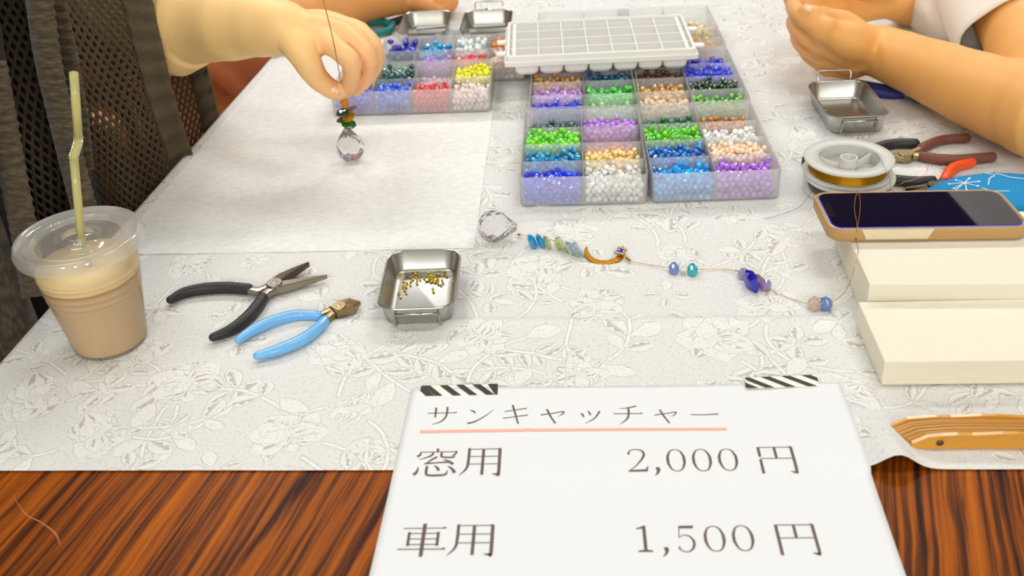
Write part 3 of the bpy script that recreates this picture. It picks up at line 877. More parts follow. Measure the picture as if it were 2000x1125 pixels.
# ================================================================== TRAYS, TOOLS AND THINGS ON THE TABLE
M_alu = mat('aluminium', rgb(190, 189, 184), rough=0.24, metal=1.0, noise=(220, 0.06), bump=(600, 0.05, 0.0004))
M_alu_in = mat('aluminium_inside', rgb(172, 170, 163), rough=0.34, metal=1.0, noise=(160, 0.08), bump=(400, 0.05, 0.0004))
M_wirehandle = mat('steel_wire', rgb(190, 186, 178), rough=0.2, metal=1.0)
def metal_tray(label, o, xdir, W, D, H, lift=0.0012, up=(False, False), flare=0.0035):
    """o: front-left corner of the base; a rounded dish with rolled rim and a wire handle at both short ends"""
    o = Vector((o.x, o.y, T + lift)); M = frame(o, xdir)
    root = thing('metal_tray', label, 'tray', tuple(o))
    Ti = Matrix.Translation(Vector((W / 2, D / 2, 0)))
    def sec(grow, z, r=0.011):
        return [Vector((a, b, z)) for (a, b) in rrect(W + 2 * grow, D + 2 * grow, max(0.002, r + grow), 6)]
    bm = bmesh.new()
    f = flare
    loft(bm, [sec(-0.004, 0.0002), sec(-0.0012, 0.0008), sec(0.0, 0.0022), sec(f * 0.9, H - 0.0012), sec(f + 0.0010, H - 0.0009), sec(f + 0.0014, H - 0.0002), sec(f + 0.0010, H + 0.0004), sec(f + 0.0002, H + 0.0004),
              sec(f - 0.0004, H - 0.0003)], M @ Ti, True, False)
    ob = mesh_object('pan', bm, M_alu, root); smooth_by_angle(ob, 50)
    bm = bmesh.new()
    loft(bm, [sec(f - 0.0004, H - 0.0003), sec(-0.0008, 0.0038), sec(-0.0022, 0.0020), sec(-0.006, 0.0012)], M @ Ti, False, True)
    ob = mesh_object('inner_lining', bm, M_alu_in, root); smooth_by_angle(ob, 50)
    for side, isup in ((0, up[0]), (1, up[1])):
        sg = -1 if side == 0 else 1
        yb = D / 2 + sg * (D / 2 + f + 0.0018)
        hw = W * 0.33
        bm = bmesh.new()
        if isup: pts = [(-hw, -0.0012 * sg, H * 0.45), (-hw, 0, H * 0.9), (-hw, sg * 0.003, H + 0.008), (-hw + 0.002, sg * 0.0035, H + 0.010), (hw - 0.002, sg * 0.0035, H + 0.010), (hw, sg * 0.003, H + 0.008), (hw, 0, H * 0.9), (hw, -0.0012 * sg, H * 0.45)]
        else: pts = [(-hw, -0.0026 * sg, H * 0.14), (-hw, -0.0008 * sg, H * 0.60), (-hw + 0.001, 0.0008 * sg, H * 0.80), (hw - 0.001, 0.0008 * sg, H * 0.80), (hw, -0.0008 * sg, H * 0.60), (hw, -0.0026 * sg, H * 0.14)]
        sweep(bm, [M @ Vector((W / 2 + x, yb + y, z)) for (x, y, z) in pts], 0.00105, n=8)
        mesh_object('handle', bm, M_wirehandle, root, True)
    return root, M
# tray with the tiny gold beads
t0 = P(752, 641); t1 = P(890, 636)
metal_tray('aluminium tray holding tiny gold beads beside the blue cutters', t0, t1 - t0, 0.0520, 0.0805, 0.0185)
TRAY_M = frame(Vector((t0.x, t0.y, T + 0.0012)), t1 - t0)
M_goldbead = mat('gold_lined_glass', rgb(226, 186, 40), rough=0.12, metal=0.55, coat=0.5)
gold_px = [(782, 535), (803, 531), (808, 531), (814, 530), (812, 534), (802, 541), (802, 549), (813, 541), (814, 545), (820, 545), (814, 553), (788, 549), (794, 552), (788, 556), (792, 557), (801, 556), (787, 560), (793, 560),
           (779, 572), (781, 575), (793, 572), (790, 566), (782, 580), (828, 543), (832, 548), (836, 545), (838, 532), (842, 535), (840, 538), (844, 540), (848, 538), (850, 541), (838, 543), (843, 545), (846, 546), (851, 546), (853, 549),
           (844, 549), (836, 547), (857, 528), (857, 535), (868, 530), (867, 536), (872, 539), (863, 546), (861, 556), (856, 554), (884, 549), (845, 564), (846, 569), (852, 536), (855, 545), (841, 550), (806, 545), (849, 551), (865, 552)]
gm = None
for i, (px, py) in enumerate(gold_px):
    if gm is None:
        bm = bmesh.new(); lathe(bm, (0, 0, -0.0012), [(0.0004, 0), (0.00095, 0.0001), (0.0011, 0.0005), (0.0011, 0.0019), (0.00095, 0.0023), (0.0004, 0.0024)], n=8, close=True)
        gm = bpy.data.meshes.new('gold_seed_bead'); bm.normal_update(); bm.to_mesh(gm); bm.free(); gm.materials.append(M_goldbead)
    c = P(px, py, 0.0036)
    o = bpy.data.objects.new('gold_seed_bead', gm); COL.objects.link(o)
    o.location = c; o.rotation_euler = (math.pi / 2, 0, RNG.uniform(0, 3.14)); o.scale = (0.85, 0.85, 0.8)
    tag(o, 'tiny gold tube bead scattered on the floor of the front metal tray', 'bead', 'gold seed beads in the front metal tray')
# tray on the right, its far handle raised
a0 = P(1622, 266); a1 = P(1726, 261)
metal_tray('aluminium tray near the clasped hands with its far wire handle up', a0, a1 - a0, 0.0540, 0.090, 0.0205, up=(False, True))
ycol = [(1598, 203), (1601, 206), (1604, 204), (1608, 207), (1612, 206), (1607, 211), (1613, 213)]
for (px, py) in ycol:
    o = bpy.data.objects.new('yellow_seed_bead', gm); COL.objects.link(o)
    o.location = P(px, py + 2, 0.0036); o.rotation_euler = (math.pi / 2, 0, RNG.uniform(0, 3.14)); o.scale = (0.8, 0.8, 0.8)
    tag(o, 'tiny yellow bead in the left corner of the tray near the clasped hands', 'bead', 'yellow seed beads in the right metal tray')
# two trays at the back with paper slips in them
M_paper_slip = mat('paper_slip', rgb(240, 238, 230), rough=0.8)
b0 = P(784, 100); b1 = P(880, 97)
metal_tray('left of the two aluminium trays behind the left bead boxes', b0, b1 - b0, 0.0560, 0.085, 0.021, lift=0.0028)
c0 = P(906, 98); c1 = P(1001, 95)
metal_tray('right of the two aluminium trays, behind the white organiser corner', c0, c1 - c0, 0.0560, 0.085, 0.021, lift=0.0028, up=(False, True))
for nm, q in (('left', [(812, 57), (876, 52), (880, 45), (818, 50)]), ('right', [(924, 54), (988, 50), (990, 43), (930, 48)])):
    bm = bmesh.new(); pts = [P(x, y, 0.0048) for (x, y) in q]
    loft(bm, [[p for p in pts], [p + Vector((0, 0, 0.0006)) for p in pts]])
    tag(mesh_object('paper_slip', bm, M_paper_slip), 'white paper slip lying in the %s rear metal tray' % nm, 'paper')
# small green bead hung on the raised handle
bm = bmesh.new(); V, F = BEAD_HI
bmesh.ops.create_icosphere(bm, subdivisions=1, radius=0.0050)
bmesh.ops.scale(bm, vec=(1.1, 0.8, 0.9), verts=bm.verts)
bmesh.ops.translate(bm, vec=P(953, 21, 0.004), verts=bm.verts)
tag(mesh_object('green_bead', bm, bmat((10, 110, 96), 0.3)), 'loose dark green bead behind the right rear tray', 'bead')

# ------------------------------------------------------------------ pliers
M_steel = mat('tool_steel', rgb(150, 142, 128), rough=0.28, metal=1.0, noise=(180, 0.12))
M_steel_dark = mat('dark_tool_steel', rgb(92, 84, 72), rough=0.36, metal=1.0, noise=(180, 0.15))
M_brass_steel = mat('worn_tool_steel', rgb(158, 140, 104), rough=0.33, metal=1.0, noise=(260, 0.2))
def handle_mat(name, c, rough=0.45, coat=0.0): return mat(name, rgb(*c), rough=rough, coat=coat, noise=(150, 0.06))
M_black_grip = handle_mat('black_grip', (40, 38, 38), 0.5)
M_blue_grip = handle_mat('sky_blue_grip', (112, 176, 226), 0.28, 0.3)
M_brown_grip = handle_mat('brown_grip', (112, 66, 50), 0.6)
M_orange_grip = handle_mat('orange_grip', (232, 76, 26), 0.35, 0.2)
M_navy_grip = handle_mat('navy_grip', (48, 50, 120), 0.6)
M_teal_grip = handle_mat('teal_grip', (24, 126, 124), 0.5)
def pl(pts, z): return [P(q[0], q[1], q[2] if len(q) > 2 else z) for q in pts]
def pliers(name, label, grips, shanks, jaws, joint, gm_, sm=M_steel, cat='pliers', jm=None):
    """grips: (path px, half widths, half height, z); shanks/jaws the same; joint: (px, py, radius, z)"""
    jp = P(joint[0], joint[1], joint[3])
    root = thing(name, label, cat, (jp.x, jp.y, T + 0.001))
    for (path, w, h, z) in grips:
        bm = bmesh.new(); sweep(bm, catmull(pl(path, z), 6), w, h, n=14, sq=2.3); mesh_object('grip', bm, gm_, root, True)
    for (path, w, h, z) in shanks:
        bm = bmesh.new(); sweep(bm, catmull(pl(path, z), 4), w, h, n=10, sq=4, cap='flat'); o = mesh_object('shank', bm, sm, root); smooth_by_angle(o)
    for k, (path, w, h, z) in enumerate(jaws):
        bm = bmesh.new(); sweep(bm, pl(path, z), w, h, n=8, sq=5, cap='flat'); o = mesh_object('jaw', bm, (jm[k] if jm else sm), root); smooth_by_angle(o, 25)
    bm = bmesh.new(); lathe(bm, jp, [(0, -joint[4]), (joint[2] * 0.95, -joint[4]), (joint[2], -joint[4] * 0.8), (joint[2], joint[4] * 0.85), (joint[2] * 0.92, joint[4]), (joint[2] * 0.4, joint[4]), (joint[2] * 0.36, joint[4] + 0.0004), (0, joint[4] + 0.0005)], n=24)
    o = mesh_object('joint', bm, sm, root); smooth_by_angle(o)
    return root
pliers('long_nose_pliers', 'long nose pliers with black grips lying open beside the coffee', [
    ([(332, 586), (360, 572), (402, 564), (445, 562), (486, 565)], [.0030, .0040, .0044, .0044, .0044], [.0032, .0045, .005, .005, .0048], .0062),
    ([(416, 659), (452, 644), (484, 620), (504, 597), (514, 582)], [.0032, .0044, .0048, .0048, .0042], [.0032, .0045, .005, .005, .0046], .0062)],
    [([(482, 566), (505, 569), (522, 562), (533, 556)], [.0034, .0034, .0030, .0040], .0030, .0058), ([(512, 584), (522, 574), (536, 565)], [.0036, .0036, .0048], .0034, .0062)],
    [([(533, 558), (551, 545), (575, 531), (603, 516)], [.0052, .0050, .0034, .0010], [.0042, .004, .0032, .0022], .0066),
     ([(538, 564), (560, 559), (600, 549), (639, 540)], [.0050, .0050, .0032, .0009], [.0042, .004, .003, .0016], .0060)],
    (537, 560, .0068, .0066, .0046), M_black_grip, jm=[M_steel_dark, M_steel])
pliers('side_cutters', 'flush cutting pliers with glossy sky blue grips', [
    ([(466, 664), (495, 645), (535, 627), (580, 616), (622, 617)], [.0030, .0040, .0044, .0042, .0036], [.003, .0042, .0046, .0044, .004], .0058),
    ([(503, 695), (545, 683), (590, 664), (620, 642), (636, 625)], [.0034, .0046, .0048, .0044, .0036], [.003, .0042, .0046, .0044, .004], .0058)],
    [([(618, 617), (634, 613), (650, 605)], [.0030, .0026, .0032], .0026, .0056), ([(634, 628), (645, 619), (656, 609)], [.0030, .0030, .0034], .0028, .0058)],
    [([(648, 607), (662, 600), (684, 593), (704, 591)], [.0030, .0040, .0038, .0006], [.004, .0044, .0038, .0012], .0060),
     ([(654, 614), (668, 607), (688, 602), (704, 592)], [.0036, .0044, .0036, .0006], [.004, .0044, .0038, .0012], .0058)],
    (663, 606, .0058, .0060, .0048), M_blue_grip, M_brass_steel, cat='cutters')
pliers('round_nose_pliers', 'pliers with matt brown grips lying right of the wire spools', [
    ([(1799, 290), (1815, 282), (1843, 273), (1888, 270)], [.0048, .0048, .0044, .0040], .0046, .0062),
    ([(1800, 306), (1835, 311), (1880, 312), (1938, 307)], [.0042, .0050, .0050, .0042], .0050, .0062)],
    [([(1797, 292), (1786, 297), (1770, 302)], [.0030, .0034, .0044], .003, .0060), ([(1799, 305), (1780, 305), (1768, 307)], [.0034, .0040, .0048], .0034, .0060)],
    [([(1768, 303), (1748, 303), (1722, 303)], [.0052, .0034, .0012], .003, .0060), ([(1766, 308), (1746, 309), (1720, 309)], [.0052, .0034, .0012], .003, .0058)],
    (1768, 306, .0072, .0060, .0044), M_brown_grip, M_brass_steel)
pliers('needle_nose_pliers', 'black handled pliers half hidden behind the gold wire spool', [
    ([(1690, 299), (1712, 289), (1744, 281), (1787, 280)], [.0050, .0052, .0052, .0048], .0048, .0060),
    ([(1722, 348), (1752, 352), (1790, 355), (1822, 353)], [.0050, .0052, .0050, .0036], .0048, .0060)],
    [([(1694, 298), (1672, 308), (1650, 318)], [.0034, .0034, .004], .003, .0060), ([(1726, 348), (1690, 338), (1652, 322)], [.0034, .0034, .004], .003, .0060)],
    [([(1650, 318), (1610, 315), (1566, 313)], [.005, .0038, .0020], .0032, .0060), ([(1650, 323), (1612, 330), (1573, 338)], [.005, .0036, .0018], .003, .0056)],
    (1652, 320, .0066, .0060, .0044), M_black_grip, M_steel_dark)
pliers('cutting_pliers', 'pliers with orange red grips partly under the blue pouch', [
    ([(1846, 350), (1856, 334), (1868, 325), (1898, 318)], [.0050, .0052, .0050, .0042], .0048, .0058),
    ([(1880, 384), (1930, 380), (1975, 370), (2015, 361)], [.0040, .0048, .0048, .0042], .0046, .0058)],
    [([(1847, 349), (1838, 356), (1826, 364)], [.0036, .0036, .0040], .003, .0056), ([(1884, 383), (1850, 378), (1826, 369)], [.0034, .0034, .004], .003, .0056)],
    [([(1824, 364), (1800, 369), (1768, 372)], [.0050, .0034, .0010], .0034, .0056), ([(1824, 370), (1800, 376), (1764, 381)], [.0050, .0034, .0010], .003, .0054)],
    (1824, 367, .0064, .0058, .0044), M_orange_grip, M_steel_dark)
pliers('flat_nose_pliers', 'pliers with navy grips lying beside the forearm of the right person', [
    ([(1660, 166), (1690, 175), (1730, 183), (1766, 184)], [.0044, .0056, .0058, .0048], .0050, .0062),
    ([(1672, 163), (1710, 170), (1745, 176), (1770, 180)], [.0044, .0050, .0050, .0040], .0046, .0060)],
    [([(1764, 185), (1780, 187), (1792, 190)], [.0034, .003, .0045], .003, .0060), ([(1768, 181), (1782, 184), (1794, 188)], [.003, .003, .0045], .003, .0060)],
    [([(1796, 190), (1812, 199), (1830, 205)], [.0056, .0044, .0016], .0034, .0060), ([(1796, 188), (1814, 194), (1832, 203)], [.0056, .0044, .0016], .003, .0060)],
    (1796, 190, .0068, .0060, .0046), M_navy_grip, M_steel)
pliers('bent_nose_pliers', 'pliers with teal grips behind the hand of the cardigan wearer', [
    ([(690, 50), (715, 44), (740, 42), (757, 44)], [.0044, .0050, .0050, .0044], .0048, .0085),
    ([(717, 66), (740, 64), (760, 58), (767, 47)], [.0036, .0046, .0048, .0046], .0046, .0085)],
    [([(692, 50), (670, 52), (650, 54)], [.0034, .0034, .004], .003, .0082), ([(719, 66), (690, 60), (652, 58)], [.0030, .0034, .004], .003, .0082)],
    [([(650, 54), (625, 54), (605, 54)], [.0048, .0034, .0012], .0032, .0082), ([(650, 58), (625, 59), (605, 60)], [.0048, .0034, .0012], .003, .008)],
    (650, 56, .0064, .0082, .0044), M_teal_grip, M_steel)
# dark handled tool lying behind the left trays, and a folded white cloth beneath the rear forearm
bm = bmesh.new(); sweep(bm, catmull([P(762, 44, .0075), P(782, 38, .0075), P(806, 31, .0075), P(822, 25, .0075)], 5), [.0040, .0056, .0056, .0040], .0045, n=12, sq=2.4)
tag(mesh_object('tool_handle', bm, M_black_grip, None, True), 'dark brown tool handle behind the left rear metal tray', 'tool')

# ------------------------------------------------------------------ wire spools
M_spool = clear_plastic('white_spool_plastic', rgb(242, 240, 232), 0.14, rough=0.35, gloss=0.05, translucent=0.35)
M_goldwire = mat('gold_wire', rgb(176, 128, 12), rough=0.3, metal=0.85)
M_greywire = mat('grey_wire', rgb(118, 108, 98), rough=0.35, metal=0.7)
M_thinwire = mat('thin_grey_wire', rgb(140, 136, 130), rough=0.35, metal=0.8)
M_finegold = mat('fine_gold_wire', rgb(206, 156, 40), rough=0.25, metal=0.9)
def spool(label, c, R, h, wm, words):
    root = thing('wire_spool', label, 'spool', tuple(c), 'wire spools stacked behind the phone')
    fl = 0.0024; ri = R * 0.70
    for zz, nm in ((0, 'lower_flange'), (h - fl, 'upper_flange')):
        bm = bmesh.new()
        lathe(bm, c + Vector((0, 0, zz)), [(ri, 0), (R * 0.985, 0), (R, 0.0006), (R, fl - 0.0006), (R * 0.985, fl), (ri * 1.02, fl), (ri, fl - 0.0006)], n=64, close=True)
        o = mesh_object(nm, bm, M_spool, root); smooth_by_angle(o, 50)
    bm = bmesh.new()
    lathe(bm, c, [(ri * 0.97, 0.0008), (ri, 0.0008), (ri, h - 0.0008), (ri * 0.97, h - 0.0008)], n=48, close=True)
    lathe(bm, c, [(0, 0.0008), (ri, 0.0008), (ri, 0.0024), (0, 0.0024)], n=48)
    o = mesh_object('drum', bm, M_spool, root); smooth_by_angle(o, 50)
    bm = bmesh.new()
    lathe(bm, c, [(0.0064, 0.002), (0.0082, 0.002), (0.0078, h - 0.0006), (0.0062, h - 0.0006)], n=28, close=True)
    o = mesh_object('hub', bm, M_spool, root); smooth_by_angle(o, 50)
    for a in (2.7, 0.45, -1.57):
        d = Vector((math.cos(a), math.sin(a), 0)); bm = bmesh.new()
        loft(bm, [[c + d * 0.0075 + Vector((0, 0, z)) + Vector((-d.y, d.x, 0)) * s for (z, s) in ((0.0022, -.0006), (0.0022, .0006), (h * .48, .0006), (h * .48, -.0006))],
                  [c + d * (ri * 0.55) + Vector((0, 0, z)) + Vector((-d.y, d.x, 0)) * s for (z, s) in ((0.0022, -.0006), (0.0022, .0006), (h * .55, .0006), (h * .55, -.0006))],
                  [c + d * (ri - 0.0005) + Vector((0, 0, z)) + Vector((-d.y, d.x, 0)) * s for (z, s) in ((0.0022, -.0006), (0.0022, .0006), (h * .80, .0006), (h * .80, -.0006))]])
        mesh_object('web', bm, M_spool, root)
    # wound wire: turns side by side
    bm = bmesh.new(); pts = []
    rw = 0.00045; turns = int((h - 2 * fl) / (2 * rw))
    prof = []
    Rw = R * 0.86
    for k in range(turns):
        z = fl + (k + 0.5) * (h - 2 * fl) / turns
        for q in range(5):
            a = -math.pi / 2 + math.pi * q / 4
            prof.append((Rw + rw * math.cos(a) + 0.0003 * math.sin(k * 1.9), z + rw * math.sin(a)))
    prof = [(ri, fl + 0.0001)] + prof + [(ri, h - fl - 0.0001)]
    lathe(bm, c, prof, n=72)
    o = mesh_object('wound_wire', bm, wm, root, True); o['label'] = words
    return root
SP1 = P(1660, 398, 0.0); SP1.z = T + 0.0016
sp_h = 0.0150
R_sp = 0.0405
SPc = P(1655, 369, 0.0013); SPc = Vector((SPc.x, SPc.y, T + 0.0016))
s1 = spool('lower white spool of grey wire, mostly under the phone', SPc, R_sp, sp_h, M_greywire, 'wound grey wire')
SPd = SPc + Vector((-0.001, 0.004, sp_h + 0.0002))
s2 = spool('upper white spool wound with golden wire behind the phone', SPd, R_sp * 0.985, 0.0155, M_goldwire, 'wound golden wire')
def wire(name, label, pts, r, m, parent=None, n=5):
    bm = bmesh.new(); sweep(bm, catmull(pts, 8), r, n=n, cap='flat')
    o = mesh_object(name, bm, m, parent, True)
    if label and parent is None: tag(o, label, 'wire')
    return o
wire('wire_end', None, [SPc + Vector((-0.036, -0.012, 0.008)), P(1566, 400, 0.006), P(1545, 412, 0.004), P(1515, 422, 0.003), P(1492, 427, 0.0022)], 0.00022, M_thinwire, s1)
wire('wire_end', None, [SPd + Vector((0.033, 0.004, 0.010)), P(1747, 359, 0.014), P(1768, 355, 0.018), P(1800, 345, 0.02), P(1812, 328, 0.022), P(1816, 312, 0.0135)], 0.00022, M_finegold, s2)
wire('loose_wire', 'thin grey wire running from the right tray over the upper spool', [P(1650, 246, .010), P(1672, 258, .018), P(1700, 284, .028), P(1722, 316, .0345), P(1734, 340, .0335), P(1739, 356, .028), P(1739, 374, .020)], 0.00022, M_thinwire)
wire('loose_wire', 'thin grey wire end sticking out left of the spools', [P(1546, 308, .003), P(1560, 317, .006), P(1573, 326, .010), P(1582, 333, .014)], 0.00022, M_thinwire)

# ------------------------------------------------------------------ cardboard boxes, phone
M_card = mat('cream_card', rgb(228, 221, 200), rough=0.7, noise=(300, 0.02), bump=(500, 0.05, 0.0003))
def gift_box(label, FLc, xdir, W, D, H, tilt=0.0):
    M = frame(FLc, xdir)
    root = thing('cardboard_box', label, 'box', tuple(FLc), 'flat cream cardboard boxes')
    bm = bmesh.new(); add_box(bm, (W / 2, D / 2, H * 0.38), (W - 0.0016, D - 0.0016, H * 0.76), bevel=0.0006)
    bmesh.ops.transform(bm, matrix=M, verts=bm.verts); mesh_object('box_base', bm, M_card, root)
    bm = bmesh.new(); add_box(bm, (W / 2, D / 2, H * 0.5 + H * 0.11), (W, D, H * 0.78), bevel=0.0009)
    # the lid of a loosely closed box dips towards the back
    TL_ = Matrix.Translation(Vector((0, 0, H))) @ Matrix.Rotation(math.radians(tilt), 4, 'X') @ Matrix.Translation(Vector((0, 0, -H)))
    bmesh.ops.transform(bm, matrix=M @ TL_, verts=bm.verts); mesh_object('box_lid', bm, M_card, root)
    return root, M
bx = P(1719, 758) + Vector((0, 0, 0.0018)); bdir = Vector((1, -0.075, 0))
gift_box('nearest cream cardboard box, flat with a closed lid', bx, bdir, 0.205, 0.0735, 0.0205)
b2 = Vector((0.2600, 0.6225, T + 0.0016))
_, BOX2 = gift_box('cream cardboard box carrying the phone', b2, Vector((1, -0.105, 0)), 0.205, 0.118, 0.0335, -2.4)
M_case = mat('tan_leather', rgb(180, 142, 88), rough=0.55, noise=(500, 0.06), bump=(1500, 0.25, 0.0003))
M_phone_side = mat('champagne_metal', rgb(228, 216, 188), rough=0.3, metal=0.6)
M_screen = mat('dark_screen_glass', rgb(9, 5, 34), rough=0.03, coat=0.0, spec=0.45)
M_film = mat('blue_film_edge', rgb(60, 50, 190), rough=0.1)
def phone():
    zb = 0.0016 + 0.0335 - 0.0022
    fl, fr = P(1627, 474, zb), P(1998, 469, zb)
    W, D, H = 0.1525, 0.0745, 0.0112
    M = frame(Vector((fl.x - 0.0035, fl.y, T + zb)), fr - fl) @ Matrix.Rotation(math.radians(-4.0), 4, 'X')
    root = thing('smartphone', 'phone in a tan leather case lying face up on a cream box', 'phone', tuple(M.translation))
    Ti = Matrix.Translation(Vector((W / 2, D / 2, 0)))
    def sec(ins, z, r=0.0125): return [Vector((a, b, z)) for (a, b) in rrect(W - 2 * ins, D - 2 * ins, r - ins * 0.8, 7)]
    bm = bmesh.new()
    loft(bm, [sec(0.0022, 0), sec(0.0006, 0.0012), sec(0, 0.003), sec(0, H - 0.0016), sec(0.0004, H - 0.0002), sec(0.0012, H), sec(0.0020, H - 0.0002), sec(0.0023, H - 0.0008), sec(0.0023, 0.0015)], M @ Ti, True, True)
    # opening of the case for the side buttons
    for v in bm.verts:
        q = M.inverted() @ v.co
        if q.y < 0.006 and 0.026 < q.x < 0.076 and q.z > 0.004: pass
    o = mesh_object('case', bm, M_case, root); smooth_by_angle(o, 50)
    bm = bmesh.new(); loft(bm, [sec(0.0024, 0.0016), sec(0.0024, H - 0.0010), sec(0.0028, H - 0.0006)], M @ Ti)
    o = mesh_object('phone_body', bm, M_phone_side, root); smooth_by_angle(o, 50)
    bm = bmesh.new(); loft(bm, [sec(0.0034, H - 0.0007), sec(0.0034, H - 0.0002), sec(0.0037, H)], M @ Ti)
    mesh_object('screen_film', bm, M_film, root)
    bm = bmesh.new(); loft(bm, [sec(0.0042, H - 0.0004), sec(0.0042, H + 0.0002)], M @ Ti)
    mesh_object('screen', bm, M_screen, root)
    def plate(name, x0, x1, z0, z1, yy, m, sl=0.0, thick=0.0006):
        bm = bmesh.new(); n = 5; pts = []
        f = [(x0 + sl, z0), (x1 - sl, z0), (x1, z1), (x0, z1)] if sl else [(a + (x0 + x1) / 2, b + (z0 + z1) / 2) for a, b in rrect(x1 - x0, z1 - z0, (z1 - z0) * 0.45, 5)]
        loft(bm, [[Vector((a, yy + 0.001, b)) for a, b in f], [Vector((a, yy - thick, b)) for a, b in f]], M)
        bmesh.ops.recalc_face_normals(bm, faces=bm.faces)
        mesh_object(name, bm, m, root)
    plate('button_cutout', 0.0245, 0.0790, 0.0026, H - 0.0003, 0.0, M_phone_side, sl=0.004, thick=0.00015)
    plate('mute_switch', 0.0330, 0.0385, 0.0044, 0.0066, 0.0, M_phone_side)
    plate('volume_button', 0.0430, 0.0545, 0.0042, 0.0068, 0.0, M_phone_side)
    plate('volume_button', 0.0580, 0.0690, 0.0042, 0.0068, 0.0, M_phone_side)
    # display notch at the left end
    bm = bmesh.new()
    prof = [(0.0046, 0.024), (0.0085, 0.0245), (0.0098, 0.027), (0.0098, 0.050), (0.0085, 0.0525), (0.0046, 0.053)]
    loft(bm, [[Vector((a, b, H + 0.0002)) for a, b in prof], [Vector((a, b, H + 0.00035)) for a, b in prof]], M)
    bmesh.ops.recalc_face_normals(bm, faces=bm.faces)
    mesh_object('display_notch', bm, mat('notch_black', rgb(4, 4, 8), rough=0.2), root)
    return M, H
PHONE_M, PHONE_H = phone()

# ------------------------------------------------------------------ folding fan
M_fan = mat('bamboo', rgb(196, 140, 58), rough=0.4, noise=(40, 0.12))
M_fan_edge = mat('varnished_bamboo', rgb(206, 146, 44), rough=0.28, coat=0.15, noise=(30, 0.12))
def fan():
    fl = P(1788, 882); fr = P(2000, 880)
    M = frame(Vector((fl.x - 0.003, fl.y, T + 0.0016)), fr - fl)
    root = thing('folding_fan', 'closed bamboo folding fan at the right edge of the cloth', 'fan', tuple(M.translation))
    Lf = 0.20; n = 15; dep = 0.0195; hgt = 0.0115
    def blade(y, th, h0, m, name, shift, extra=0.0):
        bm = bmesh.new(); secs = []
        N = 22
        for k in range(N + 1):
            t = k / N; x = t * Lf + shift
            hh = h0 * (0.80 + 0.2 * min(1, t * 7)) + extra * 0.0007 * math.sin(t * 26) * (t > 0.1)
            if k == 0: hh *= 0.55
            lo = 0.0012 if k == 0 else (0.0004 if k == 1 else 0.0)
            yy = y + 0.0006 * math.sin(t * 11) - 0.002 * (1 - min(1, t * 8)) * 0
            secs.append([Vector((x, yy - th / 2, lo)), Vector((x, yy + th / 2, lo)), Vector((x, yy + th / 2, hh)), Vector((x, yy - th / 2, hh))])
        loft(bm, secs, M); mesh_object(name, bm, m, root)
    blade(0.0016, 0.0030, hgt, M_fan_edge, 'guard', 0.0, 1.0)
    for k in range(n):
        y = 0.0042 + (dep - 0.0068) * k / (n - 1)
        blade(y, (dep - 0.0068) / n * 0.86, hgt - 0.0006 + 0.0005 * math.sin(k * 2.3), M_fan, 'rib', -0.0014 - 0.006 * math.sin(k / (n - 1) * 1.4) + 0.0004 * math.sin(k * 1.7))
    blade(dep - 0.0012, 0.0022, hgt + 0.0006, M_fan_edge, 'guard', -0.008, 1.0)
    bm = bmesh.new(); rx = Matrix.Rotation(math.radians(90), 3, 'X')
    lathe(bm, (0, 0, 0), [(0, 0.0009), (0.0014, 0.0007), (0.0022, 0.0002), (0.0023, 0), (0, 0)], n=16, axis=rx)
    bmesh.ops.transform(bm, matrix=M @ Matrix.Translation(Vector((0.0170, 0.0001, 0.0052))), verts=bm.verts)
    mesh_object('rivet', bm, M_steel_dark, root, True)
fan()

